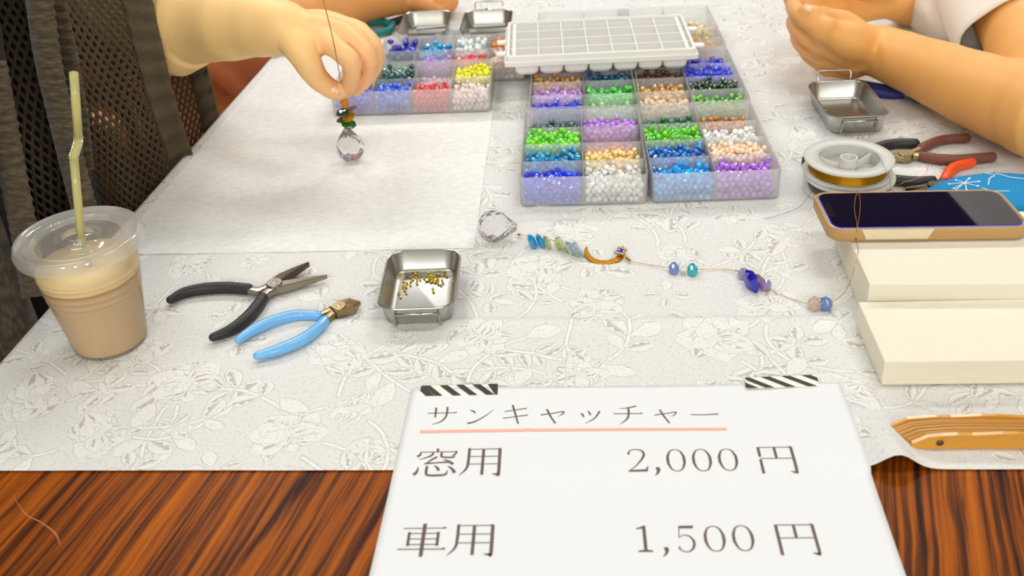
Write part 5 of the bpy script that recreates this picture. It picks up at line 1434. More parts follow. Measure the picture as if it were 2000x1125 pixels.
# ================================================================== PRICE SIGN
M_paper = mat('white_paper', rgb(226, 226, 225), rough=0.75)
M_ink = mat('brown_ink', rgb(104, 86, 74), rough=0.8)
M_rule = mat('salmon_ink', rgb(250, 176, 150), rough=0.8)
def sign():
    TLc, TRc = P(806, 767), P(1640, 753)
    L2, R2 = P(722, 1125), P(1768, 1125)
    M = frame(Vector((TLc.x, TLc.y, T)), TRc - TLc)
    Mi = M.inverted()
    Wp = (Mi @ Vector((TRc.x, TRc.y, T))).x
    root = thing('price_sign', 'white printed price sign taped over the front edge of the tablecloth', 'sign', tuple(M.translation))
    ZP = 0.0026
    lxl = (Mi @ Vector((L2.x, L2.y, T))); lxr = (Mi @ Vector((R2.x, R2.y, T)))
    sl, sr = lxl.x / lxl.y, (lxr.x - Wp) / lxr.y
    def zz(x, y):
        z = ZP + 0.0007 * math.exp(-((y + 0.0) / 0.03) ** 2) * math.sin(x / Wp * 5.2 + 0.6)
        # the sheet sags from the cloth onto the wood towards the reader
        if y < -0.075: z -= 0.0013 * min(1, (-0.075 - y) / 0.03)
        q = M @ Vector((x, y, 0))
        if q.y > front_y(q.x) - 0.004: z = max(z, cloth_z(q.x, q.y) + 0.0007)
        return z
    nx, ny = 60, 84; Hp = 0.210
    bm = bmesh.new(); gt, gb = [], []
    for j in range(ny + 1):
        y = -Hp * j / ny; a, b = [], []
        for i in range(nx + 1):
            t = i / nx; x = y * sl * (1 - t) + t * (Wp + y * sr)
            yo = y + (0.0006 * math.sin(t * 9 + 1) + 0.0012 * math.exp(-((t - 0.16) / 0.05) ** 2) if j == 0 else 0)
            a.append(bm.verts.new(M @ Vector((x, yo, zz(x, y))))); b.append(bm.verts.new(M @ Vector((x, yo, zz(x, y) - 0.00018))))
        gt.append(a); gb.append(b)
    for g, fl in ((gt, False), (gb, True)):
        for a, b in zip(g, g[1:]):
            for k in range(nx):
                f = (a[k], b[k], b[k + 1], a[k + 1]); bm.faces.new(tuple(reversed(f)) if fl else f)
    for k in range(nx):
        bm.faces.new((gt[0][k], gt[0][k + 1], gb[0][k + 1], gb[0][k])); bm.faces.new((gt[-1][k + 1], gt[-1][k], gb[-1][k], gb[-1][k + 1]))
    for j in range(ny):
        bm.faces.new((gt[j + 1][0], gt[j][0], gb[j][0], gb[j + 1][0])); bm.faces.new((gt[j][-1], gt[j + 1][-1], gb[j + 1][-1], gb[j][-1]))
    mesh_object('sheet', bm, M_paper, root, True)
    # ---- letters: brush strokes in a unit box, thin horizontals and thick uprights
    def H(x0, x1, y, w=.026, tri=.07): return [('p', [(x0, y - w / 2), (x1, y - w / 2), (x1, y + w / 2), (x0, y + w / 2)]), ('p', [(x1 - tri * 1.6, y), (x1 - tri * .2, y + tri * .75), (x1 + tri * .15, y + tri * .1), (x1 + tri * .1, y - w / 2), (x1 - tri, y - w / 2)])]
    def V(x, y0, y1, w=.085, x2=None):
        x2 = x if x2 is None else x2
        return [('s', [(x, y0), (x2, y1)], [w, w])]
    def S(pts, ws): return [('s', pts, ws)]
    GL = {
     'サ': H(.0, 1, .66, .035) + S([(.27, .98), (.28, .6), (.28, .40)], [.075, .07, .05]) + S([(.66, 1), (.67, .7), (.64, .42), (.5, .16), (.2, 0)], [.075, .075, .07, .05, .012]),
     'ン': S([(.06, .96), (.2, .88), (.30, .74)], [.02, .085, .06]) + S([(.0, .06), (.12, .05), (.4, .22), (.75, .6), (1, .98)], [.06, .085, .065, .04, .014]),
     'キ': S([(.06, .66), (.5, .74), (.94, .82)], [.04, .035, .05]) + S([(0, .30), (.5, .38), (1, .45)], [.04, .035, .055]) + S([(.36, 1), (.48, .55), (.62, 0)], [.075, .075, .06]),
     'ャ': S([(0, .62), (.5, .72), (.92, .82), (1, .78)], [.06, .05, .055, .07]) + S([(.98, .78), (.9, .64), (.74, .50)], [.07, .05, .012]) + S([(.26, 1), (.42, .5), (.62, .02)], [.09, .085, .07]),
     'ッ': S([(.0, .82), (.10, .66), (.16, .48)], [.03, .11, .06]) + S([(.36, .98), (.46, .8), (.5, .62)], [.03, .11, .06]) + S([(.98, .94), (.84, .62), (.6, .28), (.2, 0)], [.10, .085, .06, .012]),
     'チ': S([(.20, .86), (.5, .90), (.82, 1)], [.012, .04, .06]) + H(0, 1, .58, .035) + S([(.53, .92), (.53, .6), (.46, .3), (.2, 0)], [.07, .075, .065, .012]),
     'ー': S([(0, .75), (.1, .5), (.5, .45), (.9, .6), (1, .55)], [.02, .07, .065, .085, .11]),
     '窓': S([(.49, 1), (.5, .88)], [.06, .06]) + H(.08, .96, .87, .024, .05) + S([(.10, .86), (.08, .76), (.02, .70)], [.03, .06, .07]) + S([(.96, .87), (.92, .78), (.84, .72)], [.05, .04, .012]) + S([(.40, .84), (.34, .72), (.08, .58)], [.055, .05, .012])
          + S([(.60, .84), (.60, .70), (.70, .66), (.88, .66), (.92, .74)], [.055, .055, .05, .05, .015]) + S([(.50, .68), (.38, .58), (.28, .46)], [.055, .05, .03]) + S([(.22, .43), (.5, .46), (.82, .48)], [.045, .035, .05]) + S([(.66, .58), (.80, .50), (.90, .40)], [.02, .06, .075])
          + S([(.08, .32), (.07, .16), (0, .04)], [.02, .06, .085]) + S([(.29, .34), (.29, .10), (.36, .02), (.66, .02), (.76, .06), (.78, .2)], [.065, .065, .06, .06, .05, .012]) + S([(.46, .36), (.54, .28), (.58, .18)], [.02, .06, .07]) + S([(.78, .34), (.90, .22), (.96, .10)], [.02, .07, .085]),
     '用': S([(.19, 1), (.19, .55), (.16, .25), (0, 0)], [.07, .07, .06, .012]) + H(.19, .95, .96, .024, .06) + H(.19, .93, .68, .022, .0001) + H(.17, .93, .40, .022, .0001) + V(.54, .96, .02, .075) + S([(.94, .97), (.94, .08), (.90, .03), (.78, .05)], [.08, .08, .07, .012]),
     '車': H(.06, .97, .86, .024, .06) + V(.51, 1, 0, .085) + V(.20, .74, .32, .065) + V(.82, .74, .32, .065) + H(.20, .84, .70, .022, .04) + H(.20, .82, .53, .022, .0001) + H(.20, .82, .36, .022, .0001) + H(.0, 1, .22, .024, .065),
     '円': V(.06, .96, .0, .075) + H(.06, .92, .95, .024, .06) + V(.48, .95, .54, .07) + H(.06, .92, .53, .022, .0001) + S([(.92, .96), (.92, .10), (.88, .03), (.76, .06)], [.075, .075, .07, .012]),
     '2': S([(.10, .76), (.07, .84), (.18, .96), (.46, 1), (.74, .94), (.83, .78), (.74, .58), (.45, .30), (.08, .04)], [.10, .09, .05, .05, .09, .12, .11, .06, .035]) + [('p', [(.02, 0), (.94, 0), (1, .24), (.96, .24), (.86, .09), (.04, .07)])],
     '1': V(.56, 1, .02, .20) + [('p', [(.12, 0), (.98, 0), (.98, .045), (.72, .07), (.40, .07), (.12, .045)]), ('p', [(.10, .90), (.10, .86), (.48, .90), (.66, .98), (.6, 1)])],
     '0': S([(.5, .985), (.24, .90), (.09, .66), (.075, .5), (.09, .34), (.24, .10), (.5, .015)], [.035, .075, .135, .145, .135, .075, .035]) + S([(.5, .985), (.76, .90), (.91, .66), (.925, .5), (.91, .34), (.76, .10), (.5, .015)], [.035, .075, .135, .145, .135, .075, .035]),
     '5': [('p', [(.20, .90), (.92, .90), (.97, 1), (.92, 1), (.2, 1)])] + S([(.20, .97), (.15, .52)], [.045, .04]) + S([(.15, .54), (.40, .64), (.70, .58), (.88, .40), (.84, .18), (.60, .02), (.30, .02), (.10, .13), (.12, .2)], [.03, .045, .085, .135, .125, .065, .05, .085, .10]),
     ',': S([(.35, .84), (.68, .76), (.70, .52), (.45, .2), (.05, 0)], [.30, .46, .36, .20, .05]),
    }
    def glyph(ch, x0, x1, yt, yb):
        cx, cy = (x0 + x1) / 2, (yt + yb) / 2
        c = Mi @ P(cx, cy); 
        w = abs((Mi @ P(x1, cy)).x - (Mi @ P(x0, cy)).x); h = abs((Mi @ P(cx, yb)).y - (Mi @ P(cx, yt)).y)
        # the slant of the paper edges widens the px box a little; take that off
        ls = abs((P(x0, yt) - P(x0, yb)).x) * 0.25
        w = max(w - ls, w * 0.8)
        bm = bmesh.new(); lift = [0.0]
        def place(x, y):
            q = Vector((c.x + (x - 0.5) * w, c.y + (y - 0.5) * h, 0)); q.z = zz(q.x, q.y) + 0.00022 + lift[0]
            return bm.verts.new(M @ q)
        for st in GL[ch]:
            lift[0] += 0.000007
            if st[0] == 'p':
                bm.faces.new([place(*q) for q in st[1]])
            else:
                pts = catmull([Vector((a, b, 0)) for a, b in st[1]], 7); n = len(pts); ws = interp(st[2], n)
                asp = w / h
                L, R = [], []
                for k, p in enumerate(pts):
                    t = pts[min(k + 1, n - 1)] - pts[max(k - 1, 0)]; t = Vector((t.x * w, t.y * h, 0)).normalized()
                    nn = Vector((-t.y, t.x, 0)) * ws[k] / 2 * (w if ch in '0125' else (h * 0.5 + w * 0.5))
                    L.append(place(p.x + nn.x / w, p.y + nn.y / h)); R.append(place(p.x - nn.x / w, p.y - nn.y / h))
                for k in range(n - 1): bm.faces.new((L[k], R[k], R[k + 1], L[k + 1]))
        bm.normal_update()
        for f in bm.faces:
            if f.normal.z < 0: f.normal_flip()
        mesh_object('printed_letter', bm, M_ink, root)
    TXT = [('サ', 835, 892, 802, 835), ('ン', 914, 963, 806.5, 833.6), ('キ', 983, 1032, 798, 834), ('ャ', 1056, 1103, 806, 834), ('ッ', 1134, 1173, 808, 833), ('チ', 1198, 1255, 799, 834.5), ('ャ', 1278, 1323, 806, 833), ('ー', 1347.6, 1403, 812.5, 818.5),
           ('窓', 812, 894.5, 882, 934), ('用', 900, 980.5, 881, 933), ('2', 1224.5, 1266, 884, 926), (',', 1277, 1290, 917, 933.5), ('0', 1300, 1340, 883, 926), ('0', 1350, 1391, 882.5, 926), ('0', 1400.5, 1442, 882, 925), ('円', 1478, 1558, 877, 929),
           ('車', 779, 872, 1026, 1090), ('用', 876, 966.5, 1027, 1088), ('1', 1239.6, 1275, 1030, 1081), (',', 1293, 1307, 1071, 1090), ('5', 1319.5, 1360, 1030, 1081), ('0', 1373, 1418, 1029.6, 1081), ('0', 1428, 1474, 1028.5, 1080), ('円', 1513, 1602, 1025, 1087)]
    for t in TXT: glyph(*t)
    bm = bmesh.new()
    NR = 72
    up = [P(821 + (1419 - 821) * k / NR, 847 + (842 - 847) * k / NR - 1.2 * math.sin(k / NR * 3.14)) for k in range(NR + 1)]
    lo = [P(821 + (1419 - 821) * k / NR, 852 + (846.5 - 852) * k / NR - 1.2 * math.sin(k / NR * 3.14)) for k in range(NR + 1)]
    def onp(p):
        q = Mi @ p; q.z = zz(q.x, q.y) + 0.00030; return M @ q
    U = [bm.verts.new(onp(p)) for p in up]; Lw = [bm.verts.new(onp(p)) for p in lo]
    for k in range(NR): bm.faces.new((Lw[k], Lw[k + 1], U[k + 1], U[k]))
    mesh_object('printed_rule', bm, M_rule, root)
    return M, zz
SIGN_M, SIGN_Z = sign()
M_tape = mat('cream_tape', rgb(240, 233, 214), rough=0.6)
M_tapeblk = mat('black_tape_print', rgb(44, 38, 32), rough=0.6)
def tape(label, quad, stripes):
    """quad: px corners TL TR BR BL; stripes run from the upper left to the lower right"""
    root = thing('tape_strip', label, 'tape', tuple(P(*quad[3], 0.0026)), 'striped tape on the price sign')
    TLq, TRq, BRq, BLq = [P(*q, 0.0032) for q in quad]
    def at(u, v): return TLq.lerp(TRq, u).lerp(BLq.lerp(BRq, u), v)
    bm = bmesh.new(); n = 9
    l = [at(0.012 * (k % 2) + 0.004 * math.sin(k * 3), k / n) for k in range(n + 1)]; r = [at(1 - 0.014 * ((k + 1) % 2), k / n) for k in range(n + 1)]
    pts = l + list(reversed(r))
    loft(bm, [[p - Vector((0, 0, 0.0002)) for p in pts], pts]); bmesh.ops.recalc_face_normals(bm, faces=bm.faces)
    mesh_object('tape_base', bm, M_tape, root)
    up = Vector((0, 0, 0.00030))
    for (u0, u1, sh) in stripes:
        q = []
        N = 8
        f = lambda u: min(max(u, 0.006), 0.992)
        a = [(f(u0 + sh * k / N), k / N) for k in range(N + 1)]; b = [(f(u1 + sh * k / N), k / N) for k in range(N + 1)]
        if all(abs(x[0] - y[0]) < 1e-4 for x, y in zip(a, b)): continue
        bm = bmesh.new()
        A = [bm.verts.new(at(*x) + up) for x in a]; B = [bm.verts.new(at(*x) + up) for x in b]
        for k in range(N):
            try: bm.faces.new((A[k + 1], B[k + 1], B[k], A[k]))
            except ValueError: pass
        bmesh.ops.remove_doubles(bm, verts=bm.verts, dist=1e-6)
        mesh_object('printed_stripe', bm, M_tapeblk, root)
tape('black and cream striped tape at the upper left corner of the sign', [(822, 754), (974, 750), (973, 771), (818, 774)],
     [(-.08, .03, .17), (0.03, .12, .30 - .12), (.24, .345, .19), (.45, .55, .19), (.66, .765, .19), (.86, .985, .10)])
tape('black and cream striped tape at the upper right corner of the sign', [(1455, 738), (1596, 732), (1602, 754), (1454, 759)],
     [(-.30, -.15, .34), (-.06, .06, .34), (.22, .34, .34), (.50, .62, .34), (.78, .90, .34)])
# ================================================================== PEOPLE
def skin_mat(name, c, rosy=None):
    m = mat(name, rgb(*c), rough=0.5, sss=0.12, spec=0.35, noise=(28, 0.07), bump=(700, 0.10, 0.0004))
    if rosy:      # fingers are pinker than the forearm
        nt = m.node_tree; b = nt.nodes['Principled BSDF']
        src = b.inputs['Base Color'].links[0].from_socket
        tc = nt.nodes.new('ShaderNodeTexCoord')
        d = nt.nodes.new('ShaderNodeVectorMath'); d.operation = 'DISTANCE'; d.inputs[1].default_value = rosy[0]
        nt.links.new(tc.outputs['Object'], d.inputs[0])
        mr = nt.nodes.new('ShaderNodeMapRange'); mr.inputs['From Min'].default_value = 0.015; mr.inputs['From Max'].default_value = 0.075
        mr.inputs['To Min'].default_value = 0.85; mr.inputs['To Max'].default_value = 0.0
        nt.links.new(d.outputs['Value'], mr.inputs['Value'])
        mx = nt.nodes.new('ShaderNodeMix'); mx.data_type = 'RGBA'; mx.inputs[7].default_value = rgb(*rosy[1])
        nt.links.new(mr.outputs[0], mx.inputs[0]); nt.links.new(src, mx.inputs[6]); nt.links.new(mx.outputs[2], b.inputs['Base Color'])
    return m
def flesh(chains, voxel, smooth=6, extra=None):
    """one continuous surface grown from tapered chains [(point, radius), ...]"""
    bm = bmesh.new()
    for ch in chains:
        sweep(bm, [c[0] for c in ch], [c[1] for c in ch], n=28) if len(ch) == 2 else chain_sweep(bm, ch)
    if extra: extra(bm)
    me = bpy.data.meshes.new('tmp'); bm.to_mesh(me); bm.free()
    o = bpy.data.objects.new('tmp', me); COL.objects.link(o)
    r = o.modifiers.new('r', 'REMESH'); r.mode = 'VOXEL'; r.voxel_size = voxel
    s = o.modifiers.new('s', 'SMOOTH'); s.factor = 0.5; s.iterations = smooth
    dg = bpy.context.evaluated_depsgraph_get()
    out = bpy.data.meshes.new_from_object(o.evaluated_get(dg))
    bpy.data.objects.remove(o); bpy.data.meshes.remove(me)
    out.materials.clear()
    return out
def chain_sweep(bm, ch):
    """dense tapered limb along a chain, radii interpolated by arc length"""
    pts = catmull([c[0] for c in ch], 5); L = len(ch)
    rad = []
    for i in range(L - 1):
        for k in range(5): rad.append(ch[i][1] + (ch[i + 1][1] - ch[i][1]) * (k / 5) * (k / 5) * (3 - 2 * k / 5))
    rad.append(ch[-1][1])
    sweep(bm, pts, rad, n=36)
def person(label, chains, voxel, m, base, smooth=6):
    root = thing('person', label, 'person', base)
    me = flesh(chains, voxel, smooth)
    link_mesh('body', me, m, root, True)
    return root
def nail(root, c, d, nrm, w, l, m):
    """small oval nail plate: c centre, d towards the finger tip, nrm outward"""
    d = Vector(d).normalized(); nrm = Vector(nrm).normalized(); s = d.cross(nrm).normalized(); nrm = s.cross(d).normalized()
    bm = bmesh.new(); vs_ = []
    for k in range(14):
        a = 2 * math.pi * k / 14; x, y = math.cos(a) * l, math.sin(a) * w
        vs_.append(bm.verts.new(c + d * x + s * y - nrm * (abs(y) / w) ** 2 * w * 0.30))
    ce = bm.verts.new(c + nrm * 0.0002)
    for k in range(14): bm.faces.new((ce, vs_[k], vs_[(k + 1) % 14]))
    bmesh.ops.recalc_face_normals(bm, faces=bm.faces)
    r = bmesh.ops.extrude_face_region(bm, geom=list(bm.faces))
    for v in [g for g in r['geom'] if isinstance(g, bmesh.types.BMVert)]: v.co -= nrm * 0.0005
    bmesh.ops.recalc_face_normals(bm, faces=bm.faces)
    mesh_object('nail', bm, m, root, True)
def nail_at(root, px, py, tx, ty, w, l, m):
    """sets a nail on the skin where the photograph shows it; (tx, ty) lies towards the finger tip"""
    from mathutils.bvhtree import BVHTree
    body = next(c for c in root.children if c.name.startswith('body')); me = body.data
    tree = BVHTree.FromPolygons([v.co.copy() for v in me.vertices], [tuple(p.vertices) for p in me.polygons])
    hit, nrm, _, _ = tree.ray_cast(CAM, ray(px, py).normalized())
    hit2, _, _, _ = tree.ray_cast(CAM, ray((px * 3 + tx) / 4, (py * 3 + ty) / 4).normalized())
    if hit is None or hit2 is None: return
    nail(root, hit + nrm * 0.0002, hit2 - hit, nrm, w, l, m)
def resting_hand(w, d, up, r=1.0, side=1):
    """palm and five relaxed fingers from the wrist w along d; up is the back of the hand"""
    d = Vector(d).normalized(); up = Vector(up).normalized(); s = d.cross(up).normalized() * side; up = s.cross(d) * side
    out = []
    for k, (off, ln, rad) in enumerate(((-.026, .074, .0092), (-.008, .082, .0096), (.010, .076, .0092), (.026, .060, .0080))):
        m = w + d * .085 * r + s * off * r - up * abs(off) * .15
        a = m + d * ln * .45 * r + s * off * .15 - up * .004; b = m + d * ln * .78 * r + s * off * .2 - up * .014; c = m + d * ln * .98 * r + s * off * .2 - up * .026
        out.append([(w + s * off * .45, .018), (m.lerp(w, .4), .0165), (m, .0115)]); out.append([(m, .0112), (a, rad * 1.05), (b, rad * .92), (c, rad * .72)])
    t0 = w + d * .022 - s * .018
    out.append([(t0, .0165), (t0 + d * .034 - s * .026 - up * .004, .0118), (t0 + d * .060 - s * .032 - up * .008, .0102), (t0 + d * .080 - s * .030 - up * .012, .0078)])
    return out
V3 = lambda x, y, z: Vector((x, y, T + z))
hc1 = PY(700, 150, .955); hc3 = PY(1570, 30, 1.12)
SK1 = skin_mat('skin_fair', (252, 208, 140), (hc1, (240, 178, 130))); SK2 = skin_mat('skin_warm', (220, 152, 88)); SK3 = skin_mat('skin_tan', (232, 170, 96), (hc3, (240, 178, 128)))
M_nail = mat('nail', rgb(250, 216, 180), rough=0.3, coat=0.3)
M_nail2 = mat('nail_tan', rgb(238, 192, 146), rough=0.35, coat=0.1)

# ---- knitted cloth: ribs / eyelets given as fine relief on real folds
def knit_mat(name, c, scale=(330, 60, 120), amt=0.6):
    m = mat(name, rgb(*c), rough=0.95, sheen=0.15)
    nt = m.node_tree; b = nt.nodes['Principled BSDF']; tc = nt.nodes.new('ShaderNodeTexCoord')
    mp = nt.nodes.new('ShaderNodeMapping'); mp.inputs['Scale'].default_value = scale
    nt.links.new(tc.outputs['Object'], mp.inputs[0])
    v = nt.nodes.new('ShaderNodeTexVoronoi'); v.inputs['Scale'].default_value = 1.0
    nt.links.new(mp.outputs[0], v.inputs['Vector'])
    r = nt.nodes.new('ShaderNodeValToRGB'); e = r.color_ramp.elements
    e[0].position = 0.15; e[0].color = rgb(*c); e[1].position = 0.75; e[1].color = tuple(q * (1 - amt) for q in rgb(*c)[:3]) + (1,)
    nt.links.new(v.outputs['Distance'], r.inputs[0]); nt.links.new(r.outputs[0], b.inputs['Base Color'])
    bp = nt.nodes.new('ShaderNodeBump'); bp.invert = True; bp.inputs['Strength'].default_value = 0.6; bp.inputs['Distance'].default_value = 0.002
    nt.links.new(v.outputs['Distance'], bp.inputs['Height']); nt.links.new(bp.outputs['Normal'], b.inputs['Normal'])
    return m
M_knit = knit_mat('taupe_knit', (84, 72, 54))
M_knit_d = knit_mat('taupe_knit_rib', (92, 79, 58), (120, 120, 420), 0.5)
M_yarn = mat('taupe_yarn', rgb(86, 74, 54), rough=0.95, noise=(300, 0.25))
M_black = mat('dark_brown_jersey', rgb(36, 27, 22), rough=0.95, noise=(40, 0.2))
M_trous = mat('dark_trousers', rgb(40, 33, 26), rough=0.9, noise=(60, 0.25), bump=(300, 0.15, 0.0006))

# ================================================================== person on the left: cardigan wearer
yB = 0.9652
h = lambda px, py, dy=0.0: PY(px, py, yB + dy)
wrist = h(557, 55, .004)
chains1 = [
    [(V3(-.56, 1.06, .37), .060), (V3(-.47, 1.08, .27), .054), (h(300, 40, .10), .050), (h(370, 42, .085), .0435), (h(440, 44, .06), .0385), (h(505, 47, .03), .0320), (wrist, .0262), (h(585, 62, .0), .0225)],
    # back of the hand
    [(h(575, 60, .0), .0190), (h(600, 72, -.006), .0170), (h(638, 80, -.010), .0125)],
    [(h(575, 58, .002), .019), (h(618, 60, .004), .0175), (h(668, 64, .006), .0125)],
    [(h(578, 56, .006), .018), (h(630, 52, .018), .0165), (h(692, 60, .022), .0118)],
    [(h(580, 56, .010), .017), (h(635, 50, .030), .0150), (h(702, 62, .036), .0108)],
    [(h(610, 66, .0), .0165), (h(650, 72, .002), .0125)],
    # fingers
    [(h(638, 80, -.010), .0122), (h(662, 99, -.026), .0100), (h(685, 120, -.032), .0101), (h(687, 144, -.024), .0086), (h(683, 163, -.013), .0082), (h(676, 180, -.003), .0062)],
    [(h(668, 64, .006), .0120), (h(697, 86, -.007), .0098), (h(718, 112, -.012), .0101), (h(717, 138, -.005), .0088), (h(709, 159, .003), .0083), (h(693, 177, .008), .0064)],
    [(h(692, 60, .022), .0114), (h(717, 76, .012), .0092), (h(733, 100, .009), .0094), (h(732, 126, .016), .0082), (h(720, 150, .021), .0075), (h(706, 165, .024), .0060)],
    [(h(702, 62, .036), .0102), (h(722, 76, .033), .0082), (h(733, 94, .032), .0082), (h(731, 116, .038), .0070), (h(719, 134, .042), .0058)],
    # thumb and its ball
    [(h(566, 66, -.004), .0185), (h(586, 92, -.018), .0168), (h(602, 124, -.024), .0136), (h(619, 151, -.020), .0112), (h(641, 170, -.014), .0100), (h(659, 180, -.008), .0088), (h(669, 186, -.004), .0062)],
    [(h(586, 84, -.012), .0165), (h(620, 88, -.010), .0115)],
    # trunk, neck, far arm and seat under the clothes
    [(V3(-.60, .82, -.24), .135), (V3(-.59, .83, -.05), .120), (V3(-.56, .84, .18), .125), (V3(-.55, .85, .34), .105), (V3(-.54, .86, .44), .060), (V3(-.53, .86, .50), .055)],
    [(V3(-.55, .85, .34), .08), (V3(-.56, 1.06, .37), .066)],
    [(V3(-.55, .85, .34), .08), (V3(-.57, .68, .36), .062)], [(V3(-.57, .68, .36), .062), (V3(-.61, .63, .20), .052), (V3(-.63, .61, .08), .047)], [(V3(-.63, .61, .08), .047), (V3(-.58, .635, -.01), .042), (V3(-.51, .67, -.075), .033), (V3(-.46, .70, -.105), .025)],
    [(V3(-.60, .74, -.26), .100), (V3(-.36, .76, -.24), .082), (V3(-.16, .78, -.24), .066), (V3(-.14, .78, -.50), .050), (V3(-.16, .78, -.66), .040), (V3(-.08, .78, -.69), .028)],
    [(V3(-.60, .90, -.26), .100), (V3(-.36, .94, -.24), .082), (V3(-.16, .96, -.24), .066), (V3(-.14, .96, -.50), .050), (V3(-.16, .96, -.66), .040), (V3(-.08, .96, -.69), .028)],
]
chains1 += resting_hand(V3(-.455, .70, -.108), (.85, .30, -.16), (.15, 0, 1), side=-1)
p1 = person('person in an openwork taupe cardigan holding a crystal on a cord', chains1, 0.0017, SK1, (-0.6, 0.83, 0.0), 7)
nail_at(p1, 657, 178, 669, 187, .0048, .0066, M_nail)
# trousers
me = flesh([[(V3(-.62, .72, -.25), .115), (V3(-.36, .75, -.225), .098), (V3(-.16, .78, -.24), .080), (V3(-.14, .78, -.48), .066), (V3(-.16, .78, -.64), .056)],
            [(V3(-.62, .92, -.25), .115), (V3(-.36, .95, -.225), .098), (V3(-.16, .96, -.24), .080), (V3(-.14, .96, -.48), .066), (V3(-.16, .96, -.64), .056)],
            [(V3(-.64, .74, -.22), .13), (V3(-.64, .90, -.22), .13)]], 0.006, 5)
link_mesh('trousers', me, M_trous, p1, True)
# dark jersey under the cardigan
me = flesh([[(V3(-.60, .80, -.20), .15), (V3(-.585, .82, .02), .135), (V3(-.56, .84, .20), .14), (V3(-.55, .85, .34), .115)], [(V3(-.56, .85, .33), .09), (V3(-.56, 1.05, .37), .072), (V3(-.50, 1.07, .30), .066)]], 0.006, 5)
link_mesh('jersey', me, M_black, p1, True)
# the near sleeve of the cardigan, worn down to the wrist
me = flesh([[(V3(-.56, .80, .36), .085), (V3(-.57, .68, .36), .078)], [(V3(-.57, .68, .36), .078), (V3(-.61, .63, .20), .072), (V3(-.63, .61, .07), .070)], [(V3(-.63, .61, .07), .070), (V3(-.58, .635, -.01), .064), (V3(-.515, .668, -.066), .050)]], 0.005, 6)
link_mesh('sleeve', me, M_knit, p1, True)
# hanging sleeve: openwork net of yarn with a ribbed cuff
def sleeve_ring(t, n):
    """t 0 at the cuff, 1 at the body. closed ring in the y-z plane"""
    zt = .205 + .16 * t; zb = -.10 - .22 * t ** 0.8
    hy = .064 + .030 * t
    cy = 1.062 - .05 * t
    out = []
    for k in range(n):
        a = 2 * math.pi * k / n
        s = math.sin(a); c = math.cos(a)
        zc = (zt + zb) / 2; hz = (zt - zb) / 2
        y = cy - hy * math.copysign(abs(c) ** 0.8, c) * (1 - 0.25 * max(0, s))
        z = zc + hz * s
        fold = 0.008 * math.sin(z * 26 + t * 5) * t + 0.010 * math.sin(t * 16 + z * 7) * t
        x = -.328 - .07 * max(0, z - .01) + .0 * t
        out.append(V3(x - (.215 + .02 * math.sin(z * 9)) * t, y + fold, z))
    return out
def lattice(name, t0, t1, nt_, na, m, parent, rad=0.0012):
    rings = [sleeve_ring(t0 + (t1 - t0) * i / nt_, na) for i in range(nt_ + 1)]
    # normals and diamond net
    V, F = [], []
    def strand(a, b, na_, nb_):
        d = (b - a).normalized(); s = d.cross(na_).normalized(); u = na_.normalized()
        i0 = len(V)
        for p in (a, b):
            V.extend([tuple(p + s * rad * 1.25), tuple(p + u * rad * 0.9), tuple(p - s * rad * 1.25), tuple(p - u * rad * 0.9)])
        for k in range(4): F.append((i0 + k, i0 + (k + 1) % 4, i0 + 4 + (k + 1) % 4, i0 + 4 + k))
    def nrm(i, k):
        i2 = min(max(i, 1), nt_ - 1)
        return (rings[i][(k + 1) % na] - rings[i][k - 1]).cross(rings[i2 + 1][k] - rings[i2 - 1][k])
    for i in range(nt_):
        for k in range(na):
            if (i + k) % 2 == 0:
                for kk in ((k + 1) % na, (k - 1) % na):
                    strand(rings[i][k], rings[i + 1][kk], nrm(i, k), nrm(i + 1, kk))
    me = bpy.data.meshes.new(name); me.from_pydata(V, [], F); me.update()
    return link_mesh(name, me, m, parent)
lattice('openwork_sleeve', 0.11, 1.0, 58, 190, M_yarn, p1, 0.0013)
def ribbed_cuff():
    bm = bmesh.new(); n = 400; rings = []
    ts = [0.0, 0.006, 0.03, 0.06, 0.09, 0.104, 0.11]
    for q, t in enumerate(ts):
        r = sleeve_ring(t, n); c = sum(r, Vector()) / n
        out = []
        for k, p in enumerate(r):
            d = (p - c); d.x = 0; d.normalize()
            bump = 0.0026 * math.sin(k * 2 * math.pi * 50 / n) * (1 if 0 < q < len(ts) - 1 else 0)
            roll = 0.002 if q in (1, 5) else 0
            out.append(bm.verts.new(p + d * (0.002 + bump + roll)))
        rings.append(out)
    for a, b in zip(rings, rings[1:]):
        for k in range(n): bm.faces.new((a[k], a[(k + 1) % n], b[(k + 1) % n], b[k]))
    o = mesh_object('ribbed_cuff', bm, M_yarn, p1, True)
    so = o.modifiers.new('thick', 'SOLIDIFY'); so.thickness = 0.003; so.offset = -1
ribbed_cuff()
